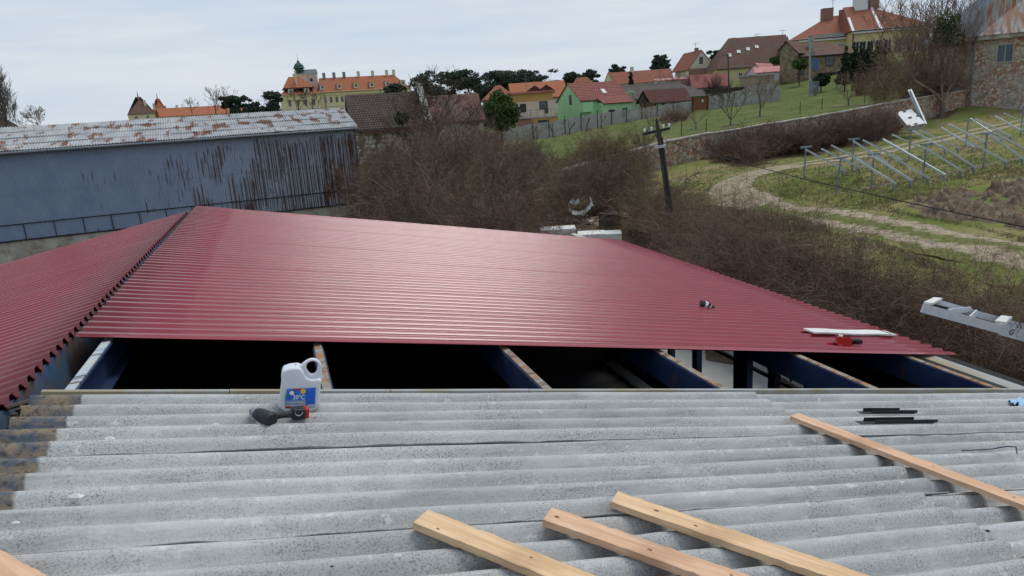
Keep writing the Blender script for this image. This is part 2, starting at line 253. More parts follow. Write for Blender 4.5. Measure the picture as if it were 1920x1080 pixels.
# grey fibre cement
def grey_mat():
    m = bpy.data.materials.new('weathered_fibre_cement'); m.use_nodes = True; t = m.node_tree; b = t.nodes['Principled BSDF']
    b.inputs['Roughness'].default_value = .85; b.inputs['Specular IOR Level'].default_value = .25
    g = N(t, 'ShaderNodeTexCoord'); gl = g.outputs['Object']
    def noise(st, s, d=5, r=.6):
        mp = N(t, 'ShaderNodeMapping'); mp.inputs['Scale'].default_value = st; t.links.new(gl, mp.inputs[0])
        no = N(t, 'ShaderNodeTexNoise'); no.inputs['Scale'].default_value = s; no.inputs['Detail'].default_value = d; no.inputs['Roughness'].default_value = r
        t.links.new(mp.outputs[0], no.inputs['Vector']); return no.outputs[0]
    def ramp(f, a, ca, bb, cb):
        r = N(t, 'ShaderNodeValToRGB'); r.color_ramp.elements[0].position = a; r.color_ramp.elements[1].position = bb
        r.color_ramp.elements[0].color = (*ca, 1); r.color_ramp.elements[1].color = (*cb, 1); t.links.new(f, r.inputs[0]); return r.outputs[0]
    def rngm(f, a, bb, lo=0, hi=1):
        r = N(t, 'ShaderNodeMapRange'); r.inputs[1].default_value = a; r.inputs[2].default_value = bb; r.inputs[3].default_value = lo; r.inputs[4].default_value = hi; t.links.new(f, r.inputs[0]); return r.outputs[0]
    def mix(f, a, c):
        x = N(t, 'ShaderNodeMix', data_type='RGBA'); t.links.new(f, x.inputs[0]); t.links.new(a, x.inputs[6]); x.inputs[7].default_value = (*c, 1); return x.outputs[2]
    def mul(a, bb):
        n = N(t, 'ShaderNodeMath', operation='MULTIPLY'); t.links.new(a, n.inputs[0])
        if isinstance(bb, float): n.inputs[1].default_value = bb
        else: t.links.new(bb, n.inputs[1])
        return n.outputs[0]
    col = ramp(noise((.5, 1.6, 1), 1.6, 6), .34, (.34, .345, .342), .66, (.47, .47, .458))
    # worm-like dark flecks of old paint loss
    fleck = mul(rngm(noise((1, 1.3, 1), 105, 3, .7), .53, .58), rngm(noise((1, 1, 1), 2.2, 4), .36, .58, .25, 1))
    col = mix(mul(fleck, .7), col, (.10, .105, .11))
    col = mix(mul(rngm(noise((1, 1.5, 1), 9, 6, .7), .60, .68), .8), col, (.60, .60, .58))     # chalky patches
    col = mix(mul(rngm(noise((.18, 3.4, 1), 3.6, 7, .72), .54, .72), .75), col, (.17, .17, .165)); col = mix(mul(rngm(noise((.5, 1, 1), 1.1, 7, .7), .52, .70), .6), col, (.62, .62, .60))   # long dirt runs
    s = N(t, 'ShaderNodeSeparateXYZ'); t.links.new(gl, s.inputs[0])
    def mth(op, a, b_=None, c_=None):
        n = N(t, 'ShaderNodeMath', operation=op)
        for i_, v_ in enumerate((a, b_, c_)):
            if v_ is None: continue
            if isinstance(v_, (int, float)): n.inputs[i_].default_value = v_
            else: t.links.new(v_, n.inputs[i_])
        return n.outputs[0]
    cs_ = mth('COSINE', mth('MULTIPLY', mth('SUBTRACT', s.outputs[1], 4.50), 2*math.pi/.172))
    col = mix(mul(mul(rngm(cs_, -.45, -.95), rngm(noise((.5, 2, 1), 2.6, 6, .7), .36, .62)), .6), col, (.15, .145, .13))   # trough shade put into the colour to sharpen the waves, broken up like grime
    nzz = noise((1, 1, 1), 7, 4); ad_ = N(t, 'ShaderNodeMath', operation='MULTIPLY_ADD'); t.links.new(nzz, ad_.inputs[0]); ad_.inputs[1].default_value = .06; t.links.new(s.outputs[0], ad_.inputs[2])
    old = rngm(ad_.outputs[0], -1.235, -1.25)
    oc = ramp(noise((1, 2.5, 1), 5.5, 8, .72), .40, (.075, .095, .13), .60, (.25, .19, .12))
    x = N(t, 'ShaderNodeMix', data_type='RGBA'); t.links.new(old, x.inputs[0]); t.links.new(col, x.inputs[6]); t.links.new(oc, x.inputs[7]); col = x.outputs[2]
    oc2 = mix(mul(rngm(noise((1, 1, 1), 30, 5, .7), .52, .62), .7), oc, (.04, .038, .035)); t.links.new(oc2, x.inputs[7])
    top = rngm(s.outputs[1], 4.515, 4.53)
    tcx = ramp(noise((2, .5, 1), 2.2, 4), .45, (.42, .36, .24), .6, (.38, .40, .40))
    x = N(t, 'ShaderNodeMix', data_type='RGBA'); t.links.new(top, x.inputs[0]); t.links.new(col, x.inputs[6]); t.links.new(tcx, x.inputs[7]); col = x.outputs[2]
    t.links.new(col, b.inputs['Base Color'])
    bn = N(t, 'ShaderNodeBump'); bn.inputs['Strength'].default_value = .5; bn.inputs['Distance'].default_value = .006
    t.links.new(noise((1, 1, 1), 45, 4, .7), bn.inputs['Height']); t.links.new(bn.outputs[0], b.inputs['Normal'])
    return m
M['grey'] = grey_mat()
def plank_mat(name, a, bcol, knot=(.18, .07, .03)):
    m = bpy.data.materials.new(name); m.use_nodes = True; t = m.node_tree; b = t.nodes['Principled BSDF']
    b.inputs['Roughness'].default_value = .75; b.inputs['Specular IOR Level'].default_value = .2
    g = N(t, 'ShaderNodeTexCoord')
    mp = N(t, 'ShaderNodeMapping'); mp.inputs['Scale'].default_value = (1.0, 14, 14); t.links.new(g.outputs['Object'], mp.inputs[0])
    no = N(t, 'ShaderNodeTexNoise'); no.inputs['Scale'].default_value = 2.2; no.inputs['Detail'].default_value = 7; no.inputs['Distortion'].default_value = .8; t.links.new(mp.outputs[0], no.inputs['Vector'])
    r = N(t, 'ShaderNodeValToRGB'); r.color_ramp.elements[0].position = .35; r.color_ramp.elements[1].position = .65
    r.color_ramp.elements[0].color = (*a, 1); r.color_ramp.elements[1].color = (*bcol, 1); t.links.new(no.outputs[0], r.inputs[0])
    n2_ = N(t, 'ShaderNodeTexNoise'); n2_.inputs['Scale'].default_value = 3; n2_.inputs['Detail'].default_value = 5; t.links.new(g.outputs['Object'], n2_.inputs['Vector'])
    mr = N(t, 'ShaderNodeMapRange'); mr.inputs[1].default_value = .56; mr.inputs[2].default_value = .72; mr.inputs[4].default_value = .45; t.links.new(n2_.outputs[0], mr.inputs[0])
    mx = N(t, 'ShaderNodeMix', data_type='RGBA'); t.links.new(mr.outputs[0], mx.inputs[0]); t.links.new(r.outputs[0], mx.inputs[6]); mx.inputs[7].default_value = (a[0]*.55, a[1]*.5, a[2]*.5, 1)
    t.links.new(mx.outputs[2], b.inputs['Base Color'])
    bn = N(t, 'ShaderNodeBump'); bn.inputs['Strength'].default_value = .25; bn.inputs['Distance'].default_value = .004
    t.links.new(no.outputs[0], bn.inputs['Height']); t.links.new(bn.outputs[0], b.inputs['Normal'])
    return m
M['plankY'] = plank_mat('fresh_yellow_pine', (.55, .36, .20), (.71, .50, .31))
M['plankR'] = plank_mat('fresh_reddish_pine', (.52, .31, .19), (.67, .44, .29))
M['knot'] = mat('wood_knot', (.16, .07, .03), (.25, .12, .06), scale=40, rough=.8)

# ------------------------------------------------------------------ mesh tools
def tag(o, label=None, cat=None, group=None, kind=None):
    if label: o['label'] = label
    if cat: o['category'] = cat
    if group: o['group'] = group
    if kind: o['kind'] = kind
    return o
class Th:                        # a thing: Empty + local frame
    def __init__(s, name, label, cat, loc=(0, 0, 0), rz=0, group=None):
        s.o = bpy.data.objects.new(name, None); C.objects.link(s.o); s.o.location = loc; s.o.rotation_euler = (0, 0, rz)
        s.o.empty_display_size = .3; tag(s.o, label, cat, group)
def link(name, me, parent=None, m=None):
    o = bpy.data.objects.new(name, me); C.objects.link(o)
    if parent is not None: o.parent = parent.o if isinstance(parent, Th) else parent
    if m is not None:
        for x in (m if isinstance(m, (list, tuple)) else [m]): me.materials.append(M[x] if isinstance(x, str) else x)
    return o
class MB:
    def __init__(s): s.v = []; s.f = []; s.uv = []; s.mi = []
    def quad(s, a, b, c, d, mi=0):
        i = len(s.v); a, b, c, d = [np.array(p, float) for p in (a, b, c, d)]
        s.v += [a, b, c, d]; s.f.append((i, i+1, i+2, i+3)); s.mi.append(mi)
        u = b-a; L = np.linalg.norm(u) or 1e-6; u = u/L; nrm = np.cross(u, d-a); ln = np.linalg.norm(nrm)
        vdir = np.cross(nrm/ln, u) if ln > 1e-9 else np.array([0, 0, 1.])
        s.uv += [((p-a)@u, (p-a)@vdir) for p in (a, b, c, d)]; return s
    def tri(s, a, b, c, mi=0):
        i = len(s.v); a, b, c = [np.array(p, float) for p in (a, b, c)]
        s.v += [a, b, c]; s.f.append((i, i+1, i+2)); s.mi.append(mi)
        u = b-a; u = u/(np.linalg.norm(u) or 1); nrm = np.cross(u, c-a); ln = np.linalg.norm(nrm); vdir = np.cross(nrm/(ln or 1), u)
        s.uv += [((p-a)@u, (p-a)@vdir) for p in (a, b, c)]; return s
    def poly(s, pts, mi=0):
        i = len(s.v); pts = [np.array(p, float) for p in pts]; s.v += pts; s.f.append(tuple(range(i, i+len(pts)))); s.mi.append(mi)
        a = pts[0]; u = pts[1]-a; u = u/(np.linalg.norm(u) or 1); nrm = np.cross(u, pts[2]-a); ln = np.linalg.norm(nrm); vdir = np.cross(nrm/(ln or 1), u)
        s.uv += [((p-a)@u, (p-a)@vdir) for p in pts]; return s
    def box8(s, p, mi=0):        # p: 4 bottom ccw, 4 top ccw
        a, b, c, d, e, f, g, h = p
        s.quad(a, b, f, e, mi); s.quad(b, c, g, f, mi); s.quad(c, d, h, g, mi); s.quad(d, a, e, h, mi); s.quad(e, f, g, h, mi); s.quad(d, c, b, a, mi); return s
    def box(s, x0, x1, y0, y1, z0, z1, mi=0):
        return s.box8([(x0, y0, z0), (x1, y0, z0), (x1, y1, z0), (x0, y1, z0), (x0, y0, z1), (x1, y0, z1), (x1, y1, z1), (x0, y1, z1)], mi)
    def beam(s, p, q, wd, ht, up=(0, 0, 1), mi=0):     # box along p-q, top centre line on p-q
        p, q = np.array(p, float), np.array(q, float); d = _n(q-p); side = _n(np.cross(d, up)); u = np.cross(side, d)
        a = side*wd/2; h = u*ht
        return s.box8([p-a-h, p+a-h, q+a-h, q-a-h, p-a, p+a, q+a, q-a], mi)
    def tube(s, p, q, r0, r1=None, n=8, mi=0, cap=True):
        r1 = r0 if r1 is None else r1; p, q = np.array(p, float), np.array(q, float); d = _n(q-p)
        a = _n(np.cross(d, (0, 0, 1) if abs(d[2]) < .9 else (1, 0, 0))); b = np.cross(d, a)
        A = [p+r0*(math.cos(t)*a+math.sin(t)*b) for t in np.arange(n)*2*math.pi/n]; B = [q+r1*(math.cos(t)*a+math.sin(t)*b) for t in np.arange(n)*2*math.pi/n]
        for k in range(n): s.quad(A[k], A[(k+1) % n], B[(k+1) % n], B[k], mi)
        if cap: s.poly(B, mi); s.poly(A[::-1], mi)
        return s
    def build(s, name, m, parent=None, smooth=False):
        me = bpy.data.meshes.new(name); me.from_pydata([tuple(x) for x in s.v], [], s.f)
        uvl = me.uv_layers.new(name='UV'); uvl.data.foreach_set('uv', np.array(s.uv, float).ravel())
        me.polygons.foreach_set('material_index', s.mi)
        if smooth:
            import bmesh
            bm = bmesh.new(); bm.from_mesh(me); bmesh.ops.remove_doubles(bm, verts=bm.verts, dist=1e-5); bm.to_mesh(me); bm.free()
            me.polygons.foreach_set('use_smooth', [True]*len(me.polygons))
        me.update(); return link(name, me, parent, m)
def np_mesh(name, V, F, mats, parent=None, mi=None, smooth=False):
    me = bpy.data.meshes.new(name); k = F.shape[1]
    me.vertices.add(len(V)); me.vertices.foreach_set('co', np.ascontiguousarray(V, dtype=np.float32).ravel())
    me.loops.add(F.size); me.loops.foreach_set('vertex_index', np.ascontiguousarray(F, dtype=np.int32).ravel())
    me.polygons.add(len(F)); me.polygons.foreach_set('loop_start', np.arange(0, F.size, k, dtype=np.int32))
    o = link(name, me, parent, mats)
    if mi is not None: me.polygons.foreach_set('material_index', np.ascontiguousarray(mi, dtype=np.int32))
    if smooth: me.polygons.foreach_set('use_smooth', np.ones(len(F), dtype=bool))
    me.update(calc_edges=True); return o
def tubes(P0, P1, R0, R1, n=3):
    P0, P1 = np.asarray(P0, float), np.asarray(P1, float); d = P1-P0; d /= np.linalg.norm(d, axis=1, keepdims=True)+1e-9
    ref = np.where(np.abs(d[:, 2:3]) < .9, np.array([[0, 0, 1.]]), np.array([[1., 0, 0]]))
    a = np.cross(d, ref); a /= np.linalg.norm(a, axis=1, keepdims=True)+1e-9; b = np.cross(d, a); K = len(P0)
    ang = np.arange(n)*2*math.pi/n; V = np.zeros((K, 2*n, 3))
    for k in range(n):
        off = math.cos(ang[k])*a+math.sin(ang[k])*b
        V[:, k] = P0+off*np.asarray(R0)[:, None]; V[:, n+k] = P1+off*np.asarray(R1)[:, None]
    base = (np.arange(K)*2*n)[:, None]
    F = np.concatenate([np.stack([base[:, 0]+k, base[:, 0]+(k+1) % n, base[:, 0]+n+(k+1) % n, base[:, 0]+n+k], 1) for k in range(n)])
    return V.reshape(-1, 3), F
def ribbons(P0, P1, W):
    P0, P1 = np.asarray(P0, float), np.asarray(P1, float); d = P1-P0
    r = rng.normal(size=P0.shape); s = np.cross(d, r); s /= np.linalg.norm(s, axis=1, keepdims=True)+1e-9
    w_ = np.asarray(W)[:, None]*.5; K = len(P0); V = np.stack([P0-s*w_, P0+s*w_, P1+s*w_*.55, P1-s*w_*.55], 1).reshape(-1, 3)
    return V, np.arange(4*K).reshape(K, 4)

# ------------------------------------------------------------------ terrain
def gl(lst): return np.array([P(*a) for a in lst])
wall_px = [(1060, 318, 50), (1100, 304, 53), (1155, 291, 56), (1250, 265, 60), (1330, 248, 63), (1400, 238, 66), (1480, 225.5, 69), (1560, 212, 73), (1640, 198, 77), (1710, 186, 80), (1790, 173, 84.5), (1838, 166, 87)]
WALL = gl(wall_px)
low_pts = gl([(1250, 312, 60), (1420, 285, 65), (1560, 262, 70), (1720, 238, 78), (1835, 197, 86), (1915, 207, 84), (1350, 360, 46), (1900, 490, 24.5), (1510, 335, 44),
              (1750, 390, 34), (1900, 300, 47), (1600, 300, 55), (1450, 400, 38), (1120, 400, 43)])
flat = np.array([(x, y, .5) for x, y in [(-40, 0), (-20, -20), (0, 0), (0, 20), (20, 0), (-20, 20), (5, 42), (-30, 30), (15, 22), (20, 8), (14, 34), (60, -40), (-60, -60), (0, -100), (30, -15)]])
LOW = np.vstack([low_pts, flat, [(-8, 44, -.7), (-20, 44, -.9), (-35, 44, -.9), (-10, 50, -.6)]])
high_pts = gl([(1280, 250, 66), (1130, 268, 70), (1400, 228, 74), (1560, 203, 80), (1700, 180, 90), (1000, 300, 66), (1010, 272, 92), (1130, 250, 96), (1000, 262, 108), (1100, 243, 108), (1200, 224, 110),
               (1330, 205, 115), (1450, 190, 118), (1530, 178, 118), (1640, 158, 122), (1700, 152, 112), (1250, 178, 170), (1400, 148, 185), (1560, 125, 165), (1700, 105, 175), (1860, 75, 150), (1000, 205, 200),
               (600, 225, 360), (300, 240, 340), (700, 290, 75), (860, 275, 95), (950, 265, 100), (1840, 160, 100), (720, 240, 160)])
far = np.array([(math.sin(a)*R, math.cos(a)*R, z) for a in np.radians([-60, -40, -20, 0, 20, 40, 60]) for R, z in ((700, 14), (1500, 20))])
HIGH = np.vstack([high_pts, far, [(-60, 200, 6), (-30, 100, 2), (90, 60, 6), (140, 40, 9), (200, 100, 16)]])
def rbf(Q):
    D = np.linalg.norm(Q[:, None, :2]-Q[None, :, :2], axis=2); A = np.zeros((len(Q)+3, len(Q)+3)); A[:len(Q), :len(Q)] = -D-np.eye(len(Q))*1.5
    Pm = np.c_[np.ones(len(Q)), Q[:, :2]]; A[:len(Q), len(Q):] = Pm; A[len(Q):, :len(Q)] = Pm.T
    c = np.linalg.solve(A, np.r_[Q[:, 2], 0, 0, 0]); 
    def f(X):
        D = np.linalg.norm(X[:, None, :]-Q[None, :, :2], axis=2); return -D@c[:len(Q)]+c[len(Q)]+X@c[len(Q)+1:]
    return f
fl_, fh_ = rbf(LOW), rbf(HIGH)
lineW = np.vstack([[WALL[0, :2]+np.array([-34, 6])], [WALL[0, :2]+np.array([-12, 1])], WALL[:, :2], [WALL[-1, :2]+np.array([14, -12])], [WALL[-1, :2]+np.array([60, -50])]])
lineW = np.vstack([[lineW[0]+np.array([-300, 20])], lineW, [lineW[-1]+np.array([300, -250])]])
def sdist(X):
    best = np.full(len(X), 1e9); sg = np.zeros(len(X))
    for a, b in zip(lineW[:-1], lineW[1:]):
        d = b-a; t = np.clip(((X-a)@d)/(d@d), 0, 1); q = a+t[:, None]*d; r = X-q; ds = np.linalg.norm(r, axis=1)
        cr = d[0]*r[:, 1]-d[1]*r[:, 0]; m_ = ds < best-1e-9; best[m_] = ds[m_]; sg[m_] = np.sign(cr[m_])
    return best*sg
def ground(X):
    X = np.atleast_2d(np.asarray(X, float)); s = sdist(X)
    wdt = np.where(X[:, 0] > WALL[1, 0], .5, 12.0)
    t = np.clip((s-.15)/wdt, 0, 1); t = t*t*(3-2*t)
    z = fl_(X)*(1-t)+fh_(X)*t
    R = np.linalg.norm(X, axis=1); bl = np.clip((R-1500)/600, 0, 1); z = z*(1-bl)+15*bl
    back = np.clip((-X[:, 1]-20)/60, 0, 1); z = z*(1-back)+.5*back
    near = (np.abs(X[:, 0]+1) < 11) & (X[:, 1] < 16) & (X[:, 1] > -12)
    return np.where(near, np.minimum(z, .5), z)
def gz(x, y): return float(ground([(x, y)])[0])
def hit(px, py, H=0.0, rmin=5, rmax=900):          # where the sight line meets the terrain raised by H
    d = ray(px, py); rs = np.geomspace(rmin, rmax, 260); Q = O+d*rs[:, None]; f = Q[:, 2]-ground(Q[:, :2])-H
    i = np.where(f < 0)[0]
    if len(i) == 0: return None
    i = i[0]
    if i == 0: return Q[0]
    t = f[i-1]/(f[i-1]-f[i]); return Q[i-1]*(1-t)+Q[i]*t
def hits(px, py, H, rmin=5, rmax=900):
    px, py, H = [np.asarray(a, float) for a in (px, py, H)]
    d = np.stack([px-PCX, -(py-PCY), np.full(len(px), FPX)], 1); d /= np.linalg.norm(d, axis=1, keepdims=True); d = d@RW.T
    rs = np.geomspace(rmin, rmax, 150); Q = O+d[:, None, :]*rs[None, :, None]
    f = Q[..., 2]-ground(Q[..., :2].reshape(-1, 2)).reshape(len(px), -1)-H[:, None]
    neg = f < 0; ok = neg.any(1); i = neg.argmax(1); i = np.maximum(i, 1); k = np.arange(len(px))
    f0, f1 = f[k, i-1], f[k, i]; t = np.clip(f0/(f0-f1+1e-12), 0, 1)[:, None]
    return Q[k, i-1]*(1-t)+Q[k, i]*t, ok
def build_ground():
    na = 720; az = np.concatenate([np.linspace(-45, 75, 480, endpoint=False), np.linspace(75, 315, 80, endpoint=False)]); az = np.radians(az); na = len(az)
    rr = np.concatenate([[0], np.geomspace(2, 30, 22), np.geomspace(31, 130, 120), np.geomspace(134, 3500, 60)]); nr = len(rr)
    V = np.zeros((nr*na, 3))
    for i, r in enumerate(rr): V[i*na:(i+1)*na, 0] = np.sin(az)*r; V[i*na:(i+1)*na, 1] = np.cos(az)*r
    for k in range(0, len(V), 8000): V[k:k+8000, 2] = ground(V[k:k+8000, :2])
    V[:, 2] += (np.sin(V[:, 0]*.9+V[:, 1]*.35)*np.sin(V[:, 1]*.7))*.03
    i, j = np.meshgrid(np.arange(nr-1), np.arange(na), indexing='ij'); i = i.ravel(); j = j.ravel(); jn = (j+1) % na
    F = np.stack([i*na+j, (i+1)*na+j, (i+1)*na+jn, i*na+jn], 1)[:, ::-1]
    m = bpy.data.materials.new('meadow_and_leaf_litter'); m.use_nodes = True; t = m.node_tree; b = t.nodes['Principled BSDF']; b.inputs['Roughness'].default_value = .95; b.inputs['Specular IOR Level'].default_value = .1
    g = N(t, 'ShaderNodeTexCoord')
    def noise(s, d=6, r=.6, st=(1, 1, 1)):
        mp = N(t, 'ShaderNodeMapping'); mp.inputs['Scale'].default_value = st; t.links.new(g.outputs['Object'], mp.inputs[0])
        no = N(t, 'ShaderNodeTexNoise'); no.inputs['Scale'].default_value = s; no.inputs['Detail'].default_value = d; no.inputs['Roughness'].default_value = r; t.links.new(mp.outputs[0], no.inputs['Vector']); return no.outputs[0]
    def ramp(f, *els):
        r = N(t, 'ShaderNodeValToRGB'); cr = r.color_ramp
        cr.elements[0].position, cr.elements[0].color = els[0][0], (*els[0][1], 1); cr.elements[1].position, cr.elements[1].color = els[-1][0], (*els[-1][1], 1)
        for p_, c_ in els[1:-1]: e_ = cr.elements.new(p_); e_.color = (*c_, 1)
        t.links.new(f, r.inputs[0]); return r.outputs[0]
    grass = ramp(noise(.28, 8, .68), (.36, (.11, .145, .035)), (.48, (.175, .19, .058)), (.56, (.235, .205, .09)), (.66, (.27, .215, .125)))
    lawn = ramp(noise(.35, 8, .65), (.35, (.075, .105, .028)), (.55, (.12, .14, .045)), (.68, (.19, .17, .08)))
    litter = ramp(noise(1.2, 7), (.35, (.075, .052, .036)), (.65, (.15, .11, .075)))
    fine = ramp(noise(9, 4, .7), (.3, (.62, .62, .62)), (.7, (1.25, 1.25, 1.2)))
    at = N(t, 'ShaderNodeAttribute', attribute_name='cover'); sp = N(t, 'ShaderNodeSeparateColor'); t.links.new(at.outputs['Color'], sp.inputs[0])
    def mixc(f, a, c):
        x = N(t, 'ShaderNodeMix', data_type='RGBA'); t.links.new(f, x.inputs[0]); t.links.new(a, x.inputs[6]); t.links.new(c, x.inputs[7]); return x.outputs[2]
    def edge(o_):
        a_ = N(t, 'ShaderNodeMath', operation='ADD'); t.links.new(o_, a_.inputs[0]); t.links.new(noise(1.1, 6), a_.inputs[1])
        r = N(t, 'ShaderNodeMapRange'); r.inputs[1].default_value = .85; r.inputs[2].default_value = 1.1; t.links.new(a_.outputs[0], r.inputs[0]); return r.outputs[0]
    c_ = mixc(edge(sp.outputs[1]), grass, lawn); c_ = mixc(edge(sp.outputs[0]), c_, litter)
    mm = N(t, 'ShaderNodeMix', data_type='RGBA', blend_type='MULTIPLY'); mm.inputs[0].default_value = 1; t.links.new(c_, mm.inputs[6]); t.links.new(fine, mm.inputs[7])
    t.links.new(mm.outputs[2], b.inputs['Base Color'])
    bn = N(t, 'ShaderNodeBump'); bn.inputs['Strength'].default_value = .6; bn.inputs['Distance'].default_value = .08; t.links.new(noise(5, 6, .7), bn.inputs['Height']); t.links.new(bn.outputs[0], b.inputs['Normal'])
    o = np_mesh('ground', V, F, m, smooth=True); tag(o, kind='structure')
    s = sdist(V[:, :2]); cov = np.zeros((len(V), 4), dtype=np.float32); cov[:, 3] = 1
    cov[:, 1] = (s > .3)*1.0
    R = np.linalg.norm(V[:, :2], axis=1)
    pts = LITTER
    if len(pts):
        L = np.array(pts); idx = np.where((R < 260) & (V[:, 1] > -20))[0]
        for k in range(0, len(idx), 4000):
            ii = idx[k:k+4000]; d = np.min(np.linalg.norm(V[ii, None, :2]-L[None, :, :2], axis=2)-L[None, :, 2], axis=1); cov[ii, 0] = np.clip(1-d/1.0, 0, 1)
    cov[:, 0] = np.maximum(cov[:, 0], ((V[:, 1] < 47) & (V[:, 0] < 14) & (R < 80) & (V[:, 1] > -60))*1.0)
    ca = o.data.color_attributes.new('cover', 'FLOAT_COLOR', 'POINT'); ca.data.foreach_set('color', cov.ravel())
LITTER = []
def drape(px_pts, name, m, off=.05, w_=None, label=None, kind='structure'):   # strip along a line on the ground
    pts = np.array([hit(*p)[:2] for p in px_pts])
    d = np.r_[0, np.cumsum(np.linalg.norm(np.diff(pts, axis=0), axis=1))]; ss = np.arange(0, d[-1], .5)
    # Catmull-like smoothing
    xs = np.interp(ss, d, pts[:, 0]); ys = np.interp(ss, d, pts[:, 1])
    kx = np.ones(11)/11
    for _ in range(2): xs = np.convolve(np.pad(xs, 5, 'edge'), kx, 'valid'); ys = np.convolve(np.pad(ys, 5, 'edge'), kx, 'valid')
    c = np.stack([xs, ys], 1); tg = np.gradient(c, axis=0); tg /= np.linalg.norm(tg, axis=1, keepdims=True)+1e-9; nm = np.stack([-tg[:, 1], tg[:, 0]], 1)
    nc = 13; uu = np.linspace(-1, 1, nc); K = len(c)
    jit = np.convolve(rng.normal(size=K+8), np.ones(9)/9, 'valid')
    wv = w_/2*(1+.25*jit); XY = c[:, None]+nm[:, None]*(uu[None, :, None]*wv[:, None, None])
    Z = ground(XY.reshape(-1, 2)).reshape(K, nc)+off-np.abs(uu)**4*(off+.02)-.05*np.exp(-((np.abs(uu)-.5)/.18)**2)*0
    V = np.concatenate([XY, Z[..., None]], 2).reshape(-1, 3)
    i, j = np.meshgrid(np.arange(K-1), np.arange(nc-1), indexing='ij'); i = i.ravel(); j = j.ravel()
    F = np.stack([i*nc+j, i*nc+j+1, (i+1)*nc+j+1, (i+1)*nc+j], 1)
    o = np_mesh(name, V, F, m, smooth=True); tag(o, label, kind=kind)
    uvl = o.data.uv_layers.new(name='UV'); U = np.stack(np.broadcast_arrays(uu[None, :], np.arange(K)[:, None]*.5), 2).reshape(-1, 2); uvl.data.foreach_set('uv', U[F.ravel()].ravel()); return o
def track_mat(full=False):
    m = bpy.data.materials.new('worn_earth_bend' if full else 'rutted_earth_track'); m.use_nodes = True; t = m.node_tree; b = t.nodes['Principled BSDF']; b.inputs['Roughness'].default_value = .95; b.inputs['Specular IOR Level'].default_value = .1
    g = N(t, 'ShaderNodeTexCoord'); s = N(t, 'ShaderNodeSeparateXYZ'); t.links.new(g.outputs['UV'], s.inputs[0])
    ab = N(t, 'ShaderNodeMath', operation='ABSOLUTE'); t.links.new(s.outputs[0], ab.inputs[0])
    no = N(t, 'ShaderNodeTexNoise'); no.inputs['Scale'].default_value = 1.6; no.inputs['Detail'].default_value = 7; t.links.new(g.outputs['Object'], no.inputs['Vector'])
    md = N(t, 'ShaderNodeMath', operation='MULTIPLY_ADD'); t.links.new(no.outputs[0], md.inputs[0]); md.inputs[1].default_value = .9; t.links.new(ab.outputs[0], md.inputs[2])
    r = N(t, 'ShaderNodeValToRGB'); cr = r.color_ramp; G, E1, E2 = (.13, .145, .045, 1), (.35, .285, .205, 1), (.26, .22, .14, 1)
    cr.elements[0].position = .44; cr.elements[0].color = G; cr.elements[1].position = 1.0; cr.elements[1].color = (.15, .155, .05, 1)
    # value scaled by 1/1.6
    sc_ = N(t, 'ShaderNodeMath', operation='MULTIPLY'); sc_.inputs[1].default_value = .7; t.links.new(md.outputs[0], sc_.inputs[0])
    if full: cr.elements[0].color = E1; cr.elements[0].position = .3
    for p_, c_ in (((.5, E2), (.62, E1), (.78, E1), (.88, G)) if full else ((.51, E2), (.58, E1), (.73, E1), (.80, E2), (.86, G))): e_ = cr.elements.new(p_); e_.color = c_
    t.links.new(sc_.outputs[0], r.inputs[0])
    n2_ = N(t, 'ShaderNodeTexNoise'); n2_.inputs['Scale'].default_value = 6; n2_.inputs['Detail'].default_value = 6; t.links.new(g.outputs['Object'], n2_.inputs['Vector'])
    r2 = N(t, 'ShaderNodeValToRGB'); r2.color_ramp.elements[0].color = (.55, .55, .55, 1); r2.color_ramp.elements[1].color = (1.3, 1.3, 1.3, 1); r2.color_ramp.elements[0].position = .3; r2.color_ramp.elements[1].position = .7; t.links.new(n2_.outputs[0], r2.inputs[0])
    mm = N(t, 'ShaderNodeMix', data_type='RGBA', blend_type='MULTIPLY'); mm.inputs[0].default_value = 1; t.links.new(r.outputs[0], mm.inputs[6]); t.links.new(r2.outputs[0], mm.inputs[7]); t.links.new(mm.outputs[2], b.inputs['Base Color'])
    bn = N(t, 'ShaderNodeBump'); bn.inputs['Strength'].default_value = .8; bn.inputs['Distance'].default_value = .06; t.links.new(n2_.outputs[0], bn.inputs['Height']); t.links.new(bn.outputs[0], b.inputs['Normal'])
    return m
